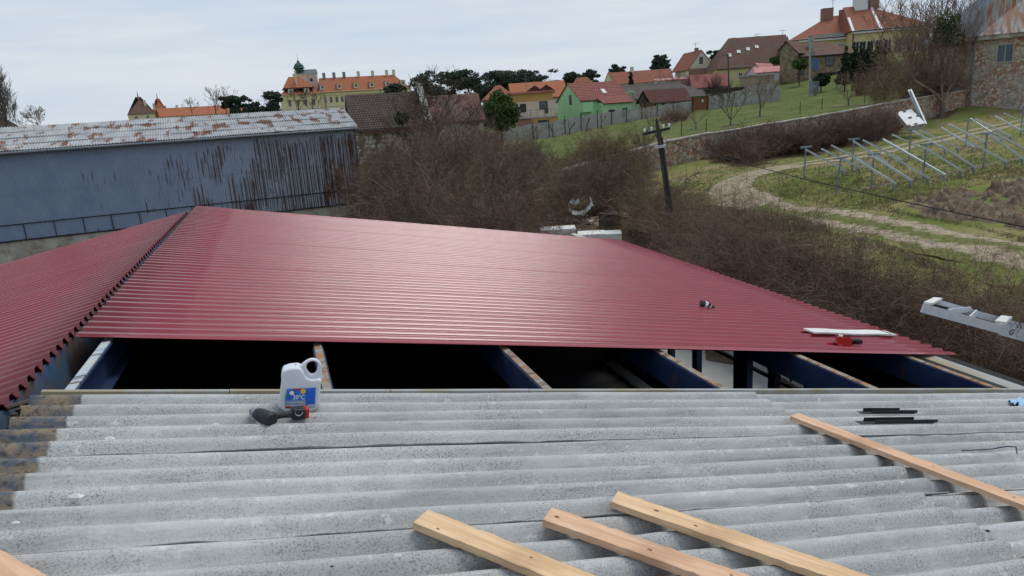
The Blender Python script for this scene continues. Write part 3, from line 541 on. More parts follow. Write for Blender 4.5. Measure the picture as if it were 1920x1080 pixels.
# ================================================================== WORKSHOP
HP = 1.7; cT, sT, tT = math.cos(TH), math.sin(TH), math.tan(TH)
def zR(X, n=0.0): return CAMZ+(-HP-X*sT)/cT+n/cT
RX = -1.6; ZRIDGE = zR(RX)
def pR(X, Y, n=0.0): return np.array([X+n*sT, Y, CAMZ+(-HP-X*sT)/cT+n*cT])           # right slope, n above its surface
def pL(X, Y, n=0.0): return np.array([X-n*sT, Y, ZRIDGE+(X-RX)*tT+n*cT])
NR = np.array([sT, 0, cT]); DR = np.array([cT, 0, -sT]); YY = np.array([0, 1., 0])
def onR(px, py, n=0.0):
    r = ray(px, py); return O+r*(-(HP-n)/(r@NR))
def onX(px, py, X): r = ray(px, py); return O+r*(X/r[0])
shop = Th('workshop_building', 'large workshop with new dark red roof sheets beyond an open gap and old grey ones', 'building')
def ribbed(name, pf, X0, X1a, X1b, Y0, Y1, flip=False):
    pitch, hgt = .168, .056; kk = 0; prof = []; y = Y0; first = True
    while y < Y1:
        e_ = .010 if kk % 6 == 0 else 0; kk += 1; prof += [(y, -hgt), (y+.0405, -.0037), (y+.0455, 0), (y+.088+e_, 0), (y+.132, -hgt)]; y += pitch
    prof = [(Y0, -.012)]+prof[1:]
    ys = np.array([p[0] for p in prof]); ns = np.array([p[1] for p in prof])
    xs = np.linspace(0, 1, 14); V = []
    for t in xs:
        for a, b in prof:
            ex_ = X1a+(X1b-X1a)*(a-Y0)/(Y1-Y0); x = X0+(ex_-X0)*t
            sheet = int((a-Y0)/(pitch*6)); dn = .0025*math.sin(sheet*2.7+x*.8)
            V.append(pf(x+.012*math.sin(sheet*12.9)*(t in (0, 1)), a, b+dn))
    V = np.array(V); K = len(prof); i, j = np.meshgrid(np.arange(len(xs)-1), np.arange(K-1), indexing='ij'); i = i.ravel(); j = j.ravel()
    F = np.stack([i*K+j, (i+1)*K+j, (i+1)*K+j+1, i*K+j+1], 1)
    if flip: F = F[:, ::-1]
    Vb = V-np.array([0, 0, .004]); F2 = np.concatenate([F, (F+len(V))[:, ::-1]]); 
    # close the edges with thin faces
    n0 = len(V); last = (len(xs)-1)*K; j = np.arange(K-1)
    E1 = np.stack([j, j+1, j+1+n0, j+n0], 1); E2 = np.stack([last+j, last+j+n0, last+j+1+n0, last+j+1], 1)
    return np_mesh(name, np.vstack([V, Vb]), np.concatenate([F2, E1, E2]), 'red', shop)
o = ribbed('new_roof_sheeting', pR, RX, 7.45, 7.77, 5.82, 15.15); tag(o, 'new dark red ribbed sheeting on the slope facing right')
o = ribbed('new_roof_sheeting', pL, RX-.09, -11.2, -11.2, -2.98, 14.38, True); tag(o, 'new dark red ribbed sheeting on the slope falling to the left')
# old fibre cement sheets
def old_sheet(X0, X1, Ya, Yb, lift, seed):
    r = np.random.default_rng(seed); A = .033; pitch = .172
    ny = 64; nx = max(8, int((X1-X0)/.12)); ys = np.linspace(Ya, Yb, ny); xs = np.linspace(X0, X1, nx)
    Xg, Yg = np.meshgrid(xs, ys, indexing='ij'); tt = (Yg-Ya)/(Yb-Ya)
    ph = 2*math.pi*(Yg-4.50)/pitch; c = np.cos(ph); c = np.sign(c)*np.abs(c)**.75
    n = -A+A*c+lift+.009*(1-tt)+.006*(Xg-X0)/(X1-X0)
    n += .004*np.sin(Xg*1.3+seed)*np.sin(Yg*5+seed*2)+.0025*np.sin(Xg*4.1+seed*3)*np.sin(Yg*11)
    Yw = Yg+.010*np.sin(Xg*.9+seed)+.014*(1-tt)*np.sin(Xg*.55+seed*1.7)
    for _ in range(int((X1-X0)*1.5)):                       # dents and lifted nail heads
        cx_, cy_ = r.uniform(X0, X1), r.uniform(Ya, Yb); n += r.choice([-.006, .008])*np.exp(-(((Xg-cx_)/.07)**2+((Yg-cy_)/.045)**2))
    edge = r.normal(size=nx)*.006; Yw[:, 0] += edge; Yw[:, 1] += edge*.5
    ex = r.normal(size=ny)*.006; Xg[0] += ex; Xg[-1] += ex
    V = np.stack([Xg+n*sT, Yw, CAMZ+(-HP-Xg*sT)/cT+n*cT], 2).reshape(-1, 3)
    i, j = np.meshgrid(np.arange(nx-1), np.arange(ny-1), indexing='ij'); i = i.ravel(); j = j.ravel(); F = np.stack([i*ny+j, (i+1)*ny+j, (i+1)*ny+j+1, i*ny+j+1], 1)
    n0 = len(V); Vb = V-NR*.007; ii = np.arange(nx-1); jj = np.arange(ny-1)
    E1 = np.stack([ii*ny, ii*ny+n0, (ii+1)*ny+n0, (ii+1)*ny], 1); E2 = np.stack([ii*ny+ny-1, (ii+1)*ny+ny-1, (ii+1)*ny+ny-1+n0, ii*ny+ny-1+n0], 1)
    E3 = np.stack([jj, jj+1, jj+1+n0, jj+n0], 1); l = (nx-1)*ny; E4 = np.stack([l+jj, l+jj+n0, l+jj+1+n0, l+jj+1], 1)
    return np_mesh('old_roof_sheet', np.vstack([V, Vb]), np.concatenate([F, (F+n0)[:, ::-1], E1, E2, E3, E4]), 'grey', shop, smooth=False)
ye = [4.55, 3.66, 2.80, 1.94, 1.08, .22, -.64, -1.5, -2.36, -3.2]
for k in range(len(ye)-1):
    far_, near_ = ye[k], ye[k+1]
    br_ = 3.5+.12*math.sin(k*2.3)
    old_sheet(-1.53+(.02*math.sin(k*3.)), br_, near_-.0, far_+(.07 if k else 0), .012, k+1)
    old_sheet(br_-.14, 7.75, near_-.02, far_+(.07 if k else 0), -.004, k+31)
t = MB()
for k in range(9): x0, x1 = -1.5+k*1.02, -1.5+(k+1)*1.02-.004; d_ = .004*math.sin(k*2.1); t.box8([pR(x, y, n) for n in (-.05, .012) for x, y in ((x0, 4.565+d_), (x1, 4.565-d_), (x1, 4.60-d_), (x0, 4.60+d_))])
t.build('edge_batten', 'beige', shop)
# purlins: steel channels running along the ridge direction
def purlin(X, top, wd=.085, dp=.27, m=('blue_steel', 'rust_top'), y0=-3.1, y1=15.0, nm='purlin', n=-.062):
    t = MB(); c = pR(X, 0, n)[[0, 2]]
    x0, x1, z = c[0]-wd/2, c[0]+wd/2, c[1]
    t.box(x0, x1, y0, y1, z-.012, z, 0); t.box(c[0]-.045, c[0]-.033, y0, y1, z-dp, z-.012, 0); t.box(x0, x1, y0, y1, z-dp-.012, z-dp, 0)
    b = t.build(nm, m[0], shop)
    s = MB(); s.box(x0+.012, x1-.012, y0+.01, y1-.01, z+.001, z+.011); s.build('purlin_packing', top, b); return b
for X, tp in ((-1.40, 'pale_top'), (.14, 'rust_top'), (1.79, 'rust_top'), (3.42, 'rust_top'), (5.10, 'rust_top'), (6.72, 'rust_top')): purlin(X, tp)
t = MB(); z = zR(7.0)-.05; t.box(6.93, 7.09, -3.1, 15, z-.05, z); t.build('edge_plank', 'beige', shop)
# ridge beam under the saw-tooth joint, with the bolted cleat at its near end
t = MB(); zz = ZRIDGE-.07; t.box(RX-.11, RX-.09, -3.1, 14.9, zz-.42, zz); t.box(RX-.17, RX+.02, -3.1, 14.9, zz-.445, zz-.42); rb = t.build('ridge_beam', 'blue_ridge', shop)
t = MB(); q = onR(33, 752, -.06); t.box(q[0]-.10, q[0]+.10, q[1]-.09, q[1]+.09, q[2]-.14, q[2]-.12); t.box(q[0]-.10, q[0]-.085, q[1]-.09, q[1]+.09, q[2]-.12, q[2]+.0)
for dy in (-.04, .04): t.tube((q[0]-.02, q[1]+dy, q[2]-.12), (q[0]-.02, q[1]+dy, q[2]-.06), .018, n=6)
t.tube((q[0]-.09, q[1]-.05, q[2]-.02), (q[0]+.06, q[1]+.05, q[2]-.03), .016, n=6); t.build('bolted_cleat', 'wood', rb)
# shell of the hall
ZF = .62; XW = 7.3
t = MB(); t.box(-11, 7.3, 15.0, 15.25, 0, zR(7.3)-.35); t.quad((-11, 15.0, zR(7.3)-.35), (7.3, 15.0, zR(7.3)-.35), (7.3, 15.0, zR(7.3)-.1), (-11, 15.0, zR(7.3)-.1))
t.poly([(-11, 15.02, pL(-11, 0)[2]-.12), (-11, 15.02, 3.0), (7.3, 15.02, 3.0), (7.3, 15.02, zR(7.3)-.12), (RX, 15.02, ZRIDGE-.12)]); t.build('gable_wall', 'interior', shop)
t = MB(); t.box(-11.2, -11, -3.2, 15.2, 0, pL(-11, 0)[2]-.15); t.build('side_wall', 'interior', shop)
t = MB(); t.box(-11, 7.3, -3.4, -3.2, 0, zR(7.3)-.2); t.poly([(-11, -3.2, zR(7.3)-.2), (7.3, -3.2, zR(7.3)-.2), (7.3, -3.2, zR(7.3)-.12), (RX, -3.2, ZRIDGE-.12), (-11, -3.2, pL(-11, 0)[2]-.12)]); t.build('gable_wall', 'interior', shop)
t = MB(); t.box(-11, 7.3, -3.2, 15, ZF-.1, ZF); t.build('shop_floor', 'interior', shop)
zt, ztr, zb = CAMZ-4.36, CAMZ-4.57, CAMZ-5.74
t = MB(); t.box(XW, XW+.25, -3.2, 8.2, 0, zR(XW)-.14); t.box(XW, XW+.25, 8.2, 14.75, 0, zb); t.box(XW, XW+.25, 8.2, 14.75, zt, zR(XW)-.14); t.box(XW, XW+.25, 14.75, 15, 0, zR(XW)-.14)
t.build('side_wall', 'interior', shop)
wf = MB(); wf.box(XW-.03, XW+.03, 8.2, 14.75, ztr-.02, ztr+.03); wf.box(XW-.03, XW+.03, 8.2, 14.75, zb, zb+.05); wfo = wf.build('window_frame', 'dark', shop)
for px, py, ww in ((1263, 675, .10), (1311, 675, .16), (1392, 700, .22), (1403, 700, .22), (1456, 722, .16), (1170, 660, .1), (1211, 680, .1)):
    y = onX(px, py, XW-.05)[1]; c_ = MB(); c_.box(XW-.16, XW-.04, y-ww/2, y+ww/2, ZF, zR(XW)-.3); c_.build('column', 'blue_steel', shop)
for y in np.arange(8.6, 14.6, .55):
    c_ = MB(); c_.box(XW+.10, XW+.13, y, y+.03, ztr+.03, zt); c_.build('glazing_bar', 'dark', wfo)
# a pale batten lying across the trusses inside
a, b_ = P(1146, 678, 9.2), P(1212, 728, 7.6); t = MB(); t.beam(a, b_, .12, .04); t.build('loose_batten', 'conc', shop)
for Y in (5.2, 9.6, 14.0):
    t = MB(); t.beam(pR(-1.6, Y, -.40), pR(7.2, Y, -.40), .16, .26); t.beam(pL(-1.7, Y, -.40), pL(-10.9, Y, -.40), .16, .26); t.build('rafter', 'blue_steel', shop)
# outer concrete wall seen through the windows
cw = MB(); cw.box(10.2, 10.4, 6.5, 24, 0, 2.35); o = cw.build('concrete_yard_wall', 'conc_white'); tag(o, 'pale concrete wall with a long crack outside the workshop windows', 'wall')
# yard: pale concrete strip between
cs = MB(); cs.box(7.5, 10.2, 5.5, 22, .35, .62); o = cs.build('yard_paving', 'conc'); tag(o, kind='structure')

# ================================================================== THINGS ON THE ROOF
def basis(name, label, cat, o_, ex, ez, group=None):
    ex = _n(ex); ez = _n(ez); ey = np.cross(ez, ex); ey = _n(ey); ex = np.cross(ey, ez)
    e_ = bpy.data.objects.new(name, None); C.objects.link(e_); e_.empty_display_size = .1
    e_.matrix_world = Matrix(((ex[0], ey[0], ez[0], o_[0]), (ex[1], ey[1], ez[1], o_[1]), (ex[2], ey[2], ez[2], o_[2]), (0, 0, 0, 1))); tag(e_, label, cat, group); return e_
def beveled(o, w_=.004, seg=2):
    md = o.modifiers.new('bevel', 'BEVEL'); md.width = w_; md.segments = seg; md.limit_method = 'ANGLE'; return o
def weld(o):
    import bmesh
    bm = bmesh.new(); bm.from_mesh(o.data); bmesh.ops.remove_doubles(bm, verts=bm.verts, dist=1e-5); bm.to_mesh(o.data); bm.free(); return o
PW = .14; PT = .032
def board(pa, pb, label, m, seed, wid=PW, knots=()):
    r = np.random.default_rng(seed); a, b = onR(*pa, .034+PT), onR(*pb, .034+PT); d = _n(b-a); L = np.linalg.norm(b-a)
    a3 = a; e_ = basis('timber_board', label, 'board', a3-NR*PT, d, NR, 'loose timber boards on the grey roof'); nx = 40
    side = np.cross(NR, d); xs = np.linspace(0, L, nx); t = MB(); rows = []
    for k, x in enumerate(xs):
        w1 = wid/2+.0022*r.normal()+.002*math.sin(x*5+seed); w0 = wid/2+.0018*r.normal()
        sh = .006*math.sin(x*1.1+seed); top = PT+.0008*r.normal(); sk = (.006 if k == 0 else 0)
        rows.append([(x+sk, -w0+sh, 0), (x-sk, w1+sh, 0), (x-sk, w1+sh, top), (x+sk, -w0+sh, top)])
    for p, q in zip(rows[:-1], rows[1:]):
        t.quad(p[3], q[3], q[2], p[2]); t.quad(p[0], q[0], q[3], p[3]); t.quad(p[2], q[2], q[1], p[1]); t.quad(p[1], q[1], q[0], p[0])
    t.quad(rows[0][0], rows[0][3], rows[0][2], rows[0][1]); t.quad(*rows[-1])
    pk = t.build('plank', m, e_)
    for kx, ky, kr in knots:
        km = MB(); n = 12; km.poly([(kx+kr*1.3*math.cos(q), ky+kr*.8*math.sin(q), PT+.0018) for q in np.arange(n)*2*math.pi/n]); km.build('knot', 'knot', pk)
    return e_
board((788, 968), (1290, 1169), 'leftmost of three parallel yellow pine boards on the grey roof, dark knot near its end', 'plankY', 1, .135, [(.12, -.038, .006), (.55, .02, .005)])
board((1026, 963), (1560, 1149), 'middle one of three parallel boards at the bottom, with two round knots', 'plankR', 2, .135, [(.05, .0, .010), (.50, -.005, .009), (.85, .02, .006)])
board((1152, 931), (1800, 1149), 'longest of three parallel boards at the bottom, rightmost, rough yellow face', 'plankY', 3, .135, [(.22, .0, .010), (.42, -.02, .008)])
board((1490, 777), (2080, 1000), 'single reddish board lying down the slope near the black strips', 'plankR', 4, .14, [(.95, .01, .006), (1.4, .0, .006)])
board((-60, 1034), (125, 1150), 'board of which only an orange corner shows in the bottom left', 'plankR', 5, .16)
# jug
def curve_mesh(name, splines, extrude, bevel, m, parent, res=6):
    cu = bpy.data.curves.new(name, 'CURVE'); cu.dimensions = '2D'; cu.fill_mode = 'BOTH'; cu.extrude = extrude; cu.bevel_depth = bevel; cu.bevel_resolution = 3; cu.offset = -bevel
    for pts in splines:
        sp = cu.splines.new('BEZIER'); sp.bezier_points.add(len(pts)-1)
        for bp, p in zip(sp.bezier_points, pts): bp.co = (p[0], p[1], 0); bp.handle_left_type = bp.handle_right_type = 'AUTO'
        sp.use_cyclic_u = True; sp.resolution_u = res
    ob = bpy.data.objects.new('tmp', cu); C.objects.link(ob); dg = bpy.context.evaluated_depsgraph_get(); me = bpy.data.meshes.new_from_object(ob.evaluated_get(dg))
    bpy.data.objects.remove(ob); me.name = name; me.polygons.foreach_set('use_smooth', [True]*len(me.polygons)); return link(name, me, parent, m)
def text_mesh(name, body, size, m, parent, loc, rot=(0, 0, 0), ext=.0003, sx_=1.0):
    cu = bpy.data.curves.new(name, 'FONT'); cu.body = body; cu.size = size; cu.extrude = ext; cu.offset = size*.012
    ob = bpy.data.objects.new('tmp', cu); C.objects.link(ob); dg = bpy.context.evaluated_depsgraph_get(); me = bpy.data.meshes.new_from_object(ob.evaluated_get(dg)); bpy.data.objects.remove(ob)
    o_ = link(name, me, parent, m); o_.location = loc; o_.rotation_euler = rot; o_.scale = (sx_, 1, 1); return o_
uj = .318/605
base = onR(561, 765, .012)
vd = _n(O-base); up = _n(NR*1.0+np.array([0, 0, .15])); ex = _n(np.cross(up, vd)); 
jug = basis('plastic_jug', 'translucent white jug with a blue label standing at the edge of the roof gap', 'jug', base, ex, np.cross(ex, up)); jug.scale = (1, .97, 1)   # local x right, y up, z to viewer
out = [(530, 758), (529, 640), (545, 420), (553, 300), (600, 268), (680, 248), (742, 247), (795, 195), (850, 158), (900, 150), (958, 175), (992, 225), (1000, 300), (996, 480), (988, 640), (976, 758)]
cxj = 757; J = lambda x, y: ((x-cxj)*uj, (758-y)*uj)
hole = [(822, 240), (856, 192), (932, 194), (950, 262), (926, 332), (888, 350), (846, 316)]
M['jug'] = mat('translucent_white_plastic', (.66, .68, .72), (.60, .63, .68), scale=12, rough=.35, spec=.5)
M['jug'].node_tree.nodes['Principled BSDF'].inputs['Subsurface Weight'].default_value = .15
M['lblue'] = mat('blue_label', (.012, .10, .42), (.05, .22, .60), scale=18, rough=.4, spec=.4)
M['lblue2'] = mat('plain_blue_label', (.01, .13, .58), rough=.4, spec=.4)
M['lgrey'] = mat('greyish_blue_label', (.14, .24, .42), (.30, .38, .50), scale=60, rough=.4, stretch=(.3, 2, 1))
M['lred'] = mat('red_plastic', (.45, .02, .015), rough=.45); M['lyel'] = mat('yellow_print', (.75, .45, .04), rough=.5); M['lwhite'] = mat('white_print', (.8, .8, .8), rough=.5); M['lgreen'] = mat('green_print', (.2, .4, .06), rough=.5)
bo_ = [(530, 758), (529, 640), (545, 420), (553, 300), (600, 268), (680, 250), (742, 252), (790, 300), (830, 375), (900, 400), (990, 400), (994, 480), (988, 640), (976, 758)]
body = curve_mesh('body', [[J(*p) for p in bo_]], .046, .012, 'jug', jug); body.location = (0, 0, -.058)
ho_ = [(700, 300), (742, 250), (795, 195), (850, 158), (900, 150), (958, 175), (992, 225), (1000, 300), (994, 440), (860, 470), (740, 440)]
hd_ = curve_mesh('handle', [[J(*p) for p in ho_], [J(*p) for p in hole]], .006, .009, 'jug', jug); hd_.location = (0, 0, -.045)
capo = MB(); c0 = J(700, 246); capo.tube((c0[0], c0[1]-.004, -.06), (c0[0], c0[1]+.010, -.06), .006, n=12); capo.build('cap', 'jug', jug)
lz = .0045
def lab(name, pts, m, z_, par):
    t = MB(); t.poly([(*J(*p), z_) for p in pts]); return t.build(name, m, par)
lb = lab('label', [(600, 758), (592, 640), (612, 508), (828, 503), (826, 758)], 'lblue', lz, jug)
lab('label_side_panel', [(826, 758), (828, 503), (938, 492), (932, 758)], 'lblue2', lz, lb)
lab('label_base_band', [(600, 757), (596, 660), (826, 650), (826, 757)], 'lgrey', lz+.0006, lb)
lab('label_red_arc', [(680, 518), (690, 508), (800, 505), (800, 515), (740, 526)], 'lred', lz+.0006, lb)
lab('label_yellow_badge', [(795+30*math.cos(q), 540-34*math.sin(q)) for q in np.arange(12)*math.pi/6][::-1], 'lyel', lz+.0007, lb)
lab('label_sun', [(668+26*math.cos(q), 560-26*math.sin(q)) for q in np.arange(12)*math.pi/6][::-1], 'lwhite', lz+.0007, lb)
lab('label_green_edge', [(596, 640), (592, 600), (600, 540), (612, 540), (606, 600)], 'lgreen', lz+.0007, lb)
lab('hazard_diamond', [(768, 720), (798, 750), (828, 720), (798, 690)], 'lred', lz+.0009, lb); lab('hazard_diamond_field', [(775, 720), (798, 743), (821, 720), (798, 697)], 'lwhite', lz+.0012, lb)
lab('hazard_flame', [(788, 732), (798, 736), (808, 732), (806, 716), (798, 704), (791, 716)], 'dark', lz+.0015, lb)
for k, yy in enumerate((570, 632, 682)): lab('label_rule', [(832, yy), (832, yy-3), (934, yy-10), (934, yy-7)], 'dark', lz+.0007, lb)
lab('barcode_field', [(848, 756), (848, 716), (928, 712), (928, 756)], 'lwhite', lz+.0007, lb)
for k in range(9): lab('barcode_bar', [(852+k*8.4, 754), (852+k*8.4, 719), (855+k*8.4+(k % 3), 719), (855+k*8.4+(k % 3), 754)], 'dark', lz+.0010, lb)
lab('label_red_mark', [(600, 756), (602, 730), (664, 727), (664, 756)], 'lred', lz+.0009, lb)
x, y = J(680, 640); text_mesh('label_text', '20\u00b0C', .040, 'lwhite', lb, (x, y, lz+.0012), sx_=.86)
for k, (yy, wln) in enumerate(((690, 180), (706, 130), (722, 150))): lab('print_line', [(622, yy), (622, yy-7), (622+wln, yy-9), (622+wln, yy-2)], 'lwhite' if k != 1 else 'dark', lz+.0010, lb)
# cordless drill
M['drillblk'] = mat('black_rubber', (.018, .018, .02), (.03, .03, .032), scale=20, rough=.5)
db = onR(507, 786, .045); dn = onR(474, 772, .045); dd = _n(dn-db)
dr = basis('cordless_drill', 'black cordless drill lying on its side below the white jug, red battery at the right', 'drill', db-NR*.045, dd, NR)
t = MB(); t.tube((-.02, 0, .045), (.0, 0, .045), .036, .044, 20); t.tube((0, 0, .045), (.075, 0, .045), .044, .042, 20); t.tube((.075, 0, .045), (.115, 0, .045), .042, .034, 20); t.build('motor_housing', 'drillblk', dr, smooth=False)
t = MB(); t.tube((.115, 0, .045), (.125, 0, .045), .026, .029, 18); t.tube((.125, 0, .045), (.155, 0, .045), .029, .024, 18); ch = t.build('chuck', 'galv_dk', dr)
t = MB(); t.tube((.155, 0, .045), (.18, 0, .045), .022, .006, 18); t.build('chuck_tip', 'dark', ch)
hb = onR(546, 776, .04); hb2 = onR(560, 776, .04)
inv = np.linalg.inv(np.array(dr.matrix_world))
def loc(p): return (inv@np.append(p, 1))[:3]
h0, h1 = loc(onR(513, 780, .04)), loc(onR(547, 776, .04)); t = MB(); t.tube(h0, (h0+h1)/2, .022, .019, 12); t.tube((h0+h1)/2, h1, .019, .023, 12); t.build('handle', 'drillblk', dr)
hd = _n(h1-h0); q0 = h1; q1 = q0+hd*.075; t = MB(); t.beam(q0+np.array([0, 0, .035]), q1+np.array([0, 0, .035]), .07, .068); ba = t.build('battery', 'drillblk', dr); beveled(weld(ba), .008)
t = MB(); t.beam(q1+np.array([0, 0, .031])-hd*.004, q1+hd*.022+np.array([0, 0, .031]), .062, .06); rbt = t.build('battery_latch', 'lred', dr); beveled(weld(rbt), .005)
t = MB(); pts = [q0+hd*(.03+.022*math.cos(a))+np.cross((0, 0, 1), hd)*(-.04-.008*math.sin(a*2)*0)+np.array([0, 0, .02+.02*math.sin(a)]) for a in np.linspace(math.pi, 2*math.pi, 9)]
for p, q in zip(pts[:-1], pts[1:]): t.tube(p, q, .0022, n=6)
t.build('belt_hook', 'galv', dr)
# two black strips
def strip(pa, pb, label, wd_, seed):
    a, b = onR(*pa, .012), onR(*pb, .012); e_ = basis('black_metal_strip', label, 'metal strip', a, b-a, NR, 'black strips on the grey roof'); L = np.linalg.norm(b-a)
    t = MB(); t.box(0, L*.95, -wd_/2, wd_/2, 0, .003); t.box(L*.18, L, -wd_/2+.008, -wd_/2+.011, .003, .03); t.build('flange', 'dark', e_)
    t = MB(); t.box(L*.1, L*.75, wd_/2-.002, wd_/2+.001, .001, .032); t.build('upstand', 'dark', e_)
strip((1611, 774), (1716, 774), 'upper and shorter of the two black metal strips near the roof gap', .05, 1); strip((1609, 793), (1753, 791), 'lower and longer of the two black metal strips near the roof gap', .06, 2)
# bent black rod
t = MB(); q = [onR(1803, 845, .01), onR(1860, 842, .02), onR(1888, 837, .06), onR(1905, 838, .05), onR(1907, 851, .01)]
for a, b in zip(q[:-1], q[1:]): t.tube(a, b, .004, n=6)
tag(t.build('bent_rod', 'dark'), 'thin bent black rod lying on the grey roof near the right edge', 'rod')
# loose chips / flakes
chips = [(838/4+0, 0)]
for k, (px, py, s_, m_) in enumerate([(208, 823, .035, 'ladderw'), (405, 797, .03, 'ladderw'), (143, 931, .035, 'ladderw'), (30, 980, .02, 'ladderw'), (646, 901, .012, 'dark'), (622, 1062, .012, 'dark'),
                                   (1852, 996, .022, 'dark'), (1824, 927, .012, 'dark'), (1353, 1031, .012, 'dark'), (1672, 872, .025, 'dark'), (590, 784, .014, 'lred'), (794, 811, .012, 'tanwall')]):
    p = onR(px, py, .01); t = MB(); r = np.random.default_rng(k); a_ = r.uniform(0, 6)
    pts = [p+DR*s_*rr*math.cos(a_+q)+YY*s_*rr*.6*math.sin(a_+q) for q, rr in zip(np.arange(5)*1.26, r.uniform(.6, 1.2, 5))]
    top = p+NR*s_*.5
    for i in range(5): t.tri(pts[i], pts[(i+1) % 5], top)
    t.poly(pts[::-1])
    lbl = {'ladderw': 'pale flake of fibre cement on the old grey sheets', 'dark': 'small dark lump of debris on the grey roof sheets', 'lred': 'tiny red brown scrap beside the drill battery', 'tanwall': 'small tan scrap lying below the jug'}[m_]
    g_ = {'ladderw': 'pale flakes on the grey roof', 'dark': 'dark debris lumps on the grey roof'}.get(m_)
    tag(t.build('roof_debris', m_), lbl, 'debris', g_)
# blue cloth at right
M['cloth'] = mat('pale_blue_cloth', (.35, .55, .78), (.5, .68, .85), scale=14, rough=.9)
c = onR(1915, 756, .0); nx = 16; V = []; F = []
for i in range(nx):
    for j in range(nx):
        u, v = i/(nx-1)-.5, j/(nx-1)-.5; V.append(c+DR*(u*.26+.04)+YY*(v*.14)+NR*(.03+.03*math.sin(u*14+v*5)*math.cos(v*17)-.05*(u*u+v*v)*2))
F = [(i*nx+j, (i+1)*nx+j, (i+1)*nx+j+1, i*nx+j+1) for i in range(nx-1) for j in range(nx-1)]
tag(np_mesh('cloth', np.array(V), np.array(F), 'cloth', smooth=True), 'crumpled pale blue cloth at the right edge of the roof gap', 'cloth')
# things on the red roof
a, b = onR(1516, 623, .006), onR(1669, 627, .006)
e_ = basis('white_panel_strip', 'long white strip lying on the red roof behind the tool case', 'strip', a, b-a, NR); L = np.linalg.norm(b-a)
t = MB()
for k in range(8): x0, x1 = L*k/8, L*(k+1)/8; z0, z1 = [.006+.010*math.sin(q*3.1*math.pi)*.5 for q in (k/8, (k+1)/8)]; t.box8([(x0, -.095, z0), (x1, -.095, z1), (x1, .095, z1), (x0, .095, z0), (x0, -.095, z0+.02), (x1, -.095, z1+.02), (x1, .095, z1+.02), (x0, .095, z0+.02)])
t.build('strip_body', 'ladderw', e_); t = MB(); t.box(L*.93, L*.935, -.09, .09, .022, .034); t.build('score_line', 'dark', e_)
c = onR(1580, 645, 0); e_ = basis('tool_case', 'small open red tool case on the red roof', 'tool case', c, DR*.8-YY*.5, NR); e_.scale = (.8, .8, .9)
t = MB(); t.box(-.10, .10, -.07, .07, .0, .012); t.box(-.10, -.092, -.07, .07, .012, .10); t.box(.092, .10, -.07, .07, .012, .10); t.box(-.092, .092, -.07, -.062, .012, .10); t.box(-.092, .092, .062, .07, .012, .10); t.build('case_body', 'lred', e_)
t = MB(); t.box(-.085, .085, -.055, .055, .012, .085); t.build('case_tray', 'dark', e_)
t = MB(); t.tube((-.05, 0, .085), (-.05, 0, .115), .03, n=10); t.build('tape_roll', 'lwhite', e_)
def blob(name, c, ax, ay, az, m, label, cat, seed, dirx=DR):
    r = np.random.default_rng(seed); n1_, n2_ = 10, 16; V = []; ph = r.uniform(0, 6, 4)
    for i in range(n1_+1):
        for j in range(n2_):
            a_ = math.pi*i/n1_; b2 = 2*math.pi*j/n2_; k = 1+.18*math.sin(3*b2+ph[0])*math.sin(a_)+.15*math.sin(2*a_+ph[1])*math.cos(2*b2+ph[2])
            x, y, z_ = ax*k*math.cos(a_), ay*k*math.sin(a_)*math.cos(b2), az*k*math.sin(a_)*math.sin(b2); V.append(np.array(c)+_n(dirx)*x+np.cross(NR, _n(dirx))*y+NR*max(z_+az*.8, 0))
    F = [(i*n2_+j, i*n2_+(j+1) % n2_, (i+1)*n2_+(j+1) % n2_, (i+1)*n2_+j) for i in range(n1_) for j in range(n2_)]
    o_ = np_mesh(name, np.array(V), np.array(F), m, smooth=True); tag(o_, label, cat); return o_
blob('tool_pouch', onR(1603, 645, 0), .10, .05, .04, 'dark', 'dark grey tool pouch beside the red case', 'pouch', 3)
c = onR(1312, 576, 0); d_ = onR(1336, 579, 0); e_ = basis('sealant_bag', 'small crumpled black and white foil bag alone on the red roof', 'bag', c, d_-c, NR)
t = MB(); t.tube((0, 0, .05), (.06, 0, .05), .05, .045, 7); t.build('bag_mouth', 'dark', e_); t = MB(); t.tube((.06, 0, .05), (.15, 0, .035), .046, .03, 7); bo = t.build('bag_body', 'white', e_); t = MB(); t.tube((.10, 0, .046), (.17, 0, .033), .043, .022, 7); t.tube((.17, 0, .03), (.20, 0, .02), .02, .008, 7); t.build('bag_print', 'dark', bo)
# lifting ladder beyond the eave
ld = Th('ladder_hoist', 'pale aluminium ladder track with cross bars rising past the right eave', 'ladder hoist')
n0, n1_ = onX(1733, 569, 8.25), None
nA = np.array(n0); 
def planeY(px, py, Y): r = ray(px, py); return O+r*(Y/r[1])
nB = planeY(1888, 612, nA[1]-.02); nd = _n(nB-nA)
fA = planeY(1757, 561, nA[1]+.46); 
END = 8.6
t = MB(); t.beam(nA, nB, .035, .13); t.build('side_rail', 'alu', ld)
fB = fA+nd*(np.linalg.norm(nB-nA)+.1)
t = MB(); t.beam(fA, fB, .035, .10); t.build('side_rail', 'alu', ld)
t = MB(); t.beam(nA+nd*.10+np.array([0, .02, .03]), fA+np.array([0, .0, .03])+nd*.02, .11, .03); t.build('cross_bar', 'ladderw', ld)
L1 = np.linalg.norm(nB-nA); t = MB(); t.beam(nA+nd*(L1*.93)+np.array([0, .02, .05]), fA+nd*(L1*.90)+np.array([0, 0, .05]), .14, .05); t.build('cross_bar', 'ladderw', ld)
t = MB(); t.beam(nA+nd*(L1*.30)+np.array([0, .03, .02]), fA+nd*(L1*.42)+np.array([0, 0, .03]), .02, .08); t.build('cross_plate', 'alu', ld)
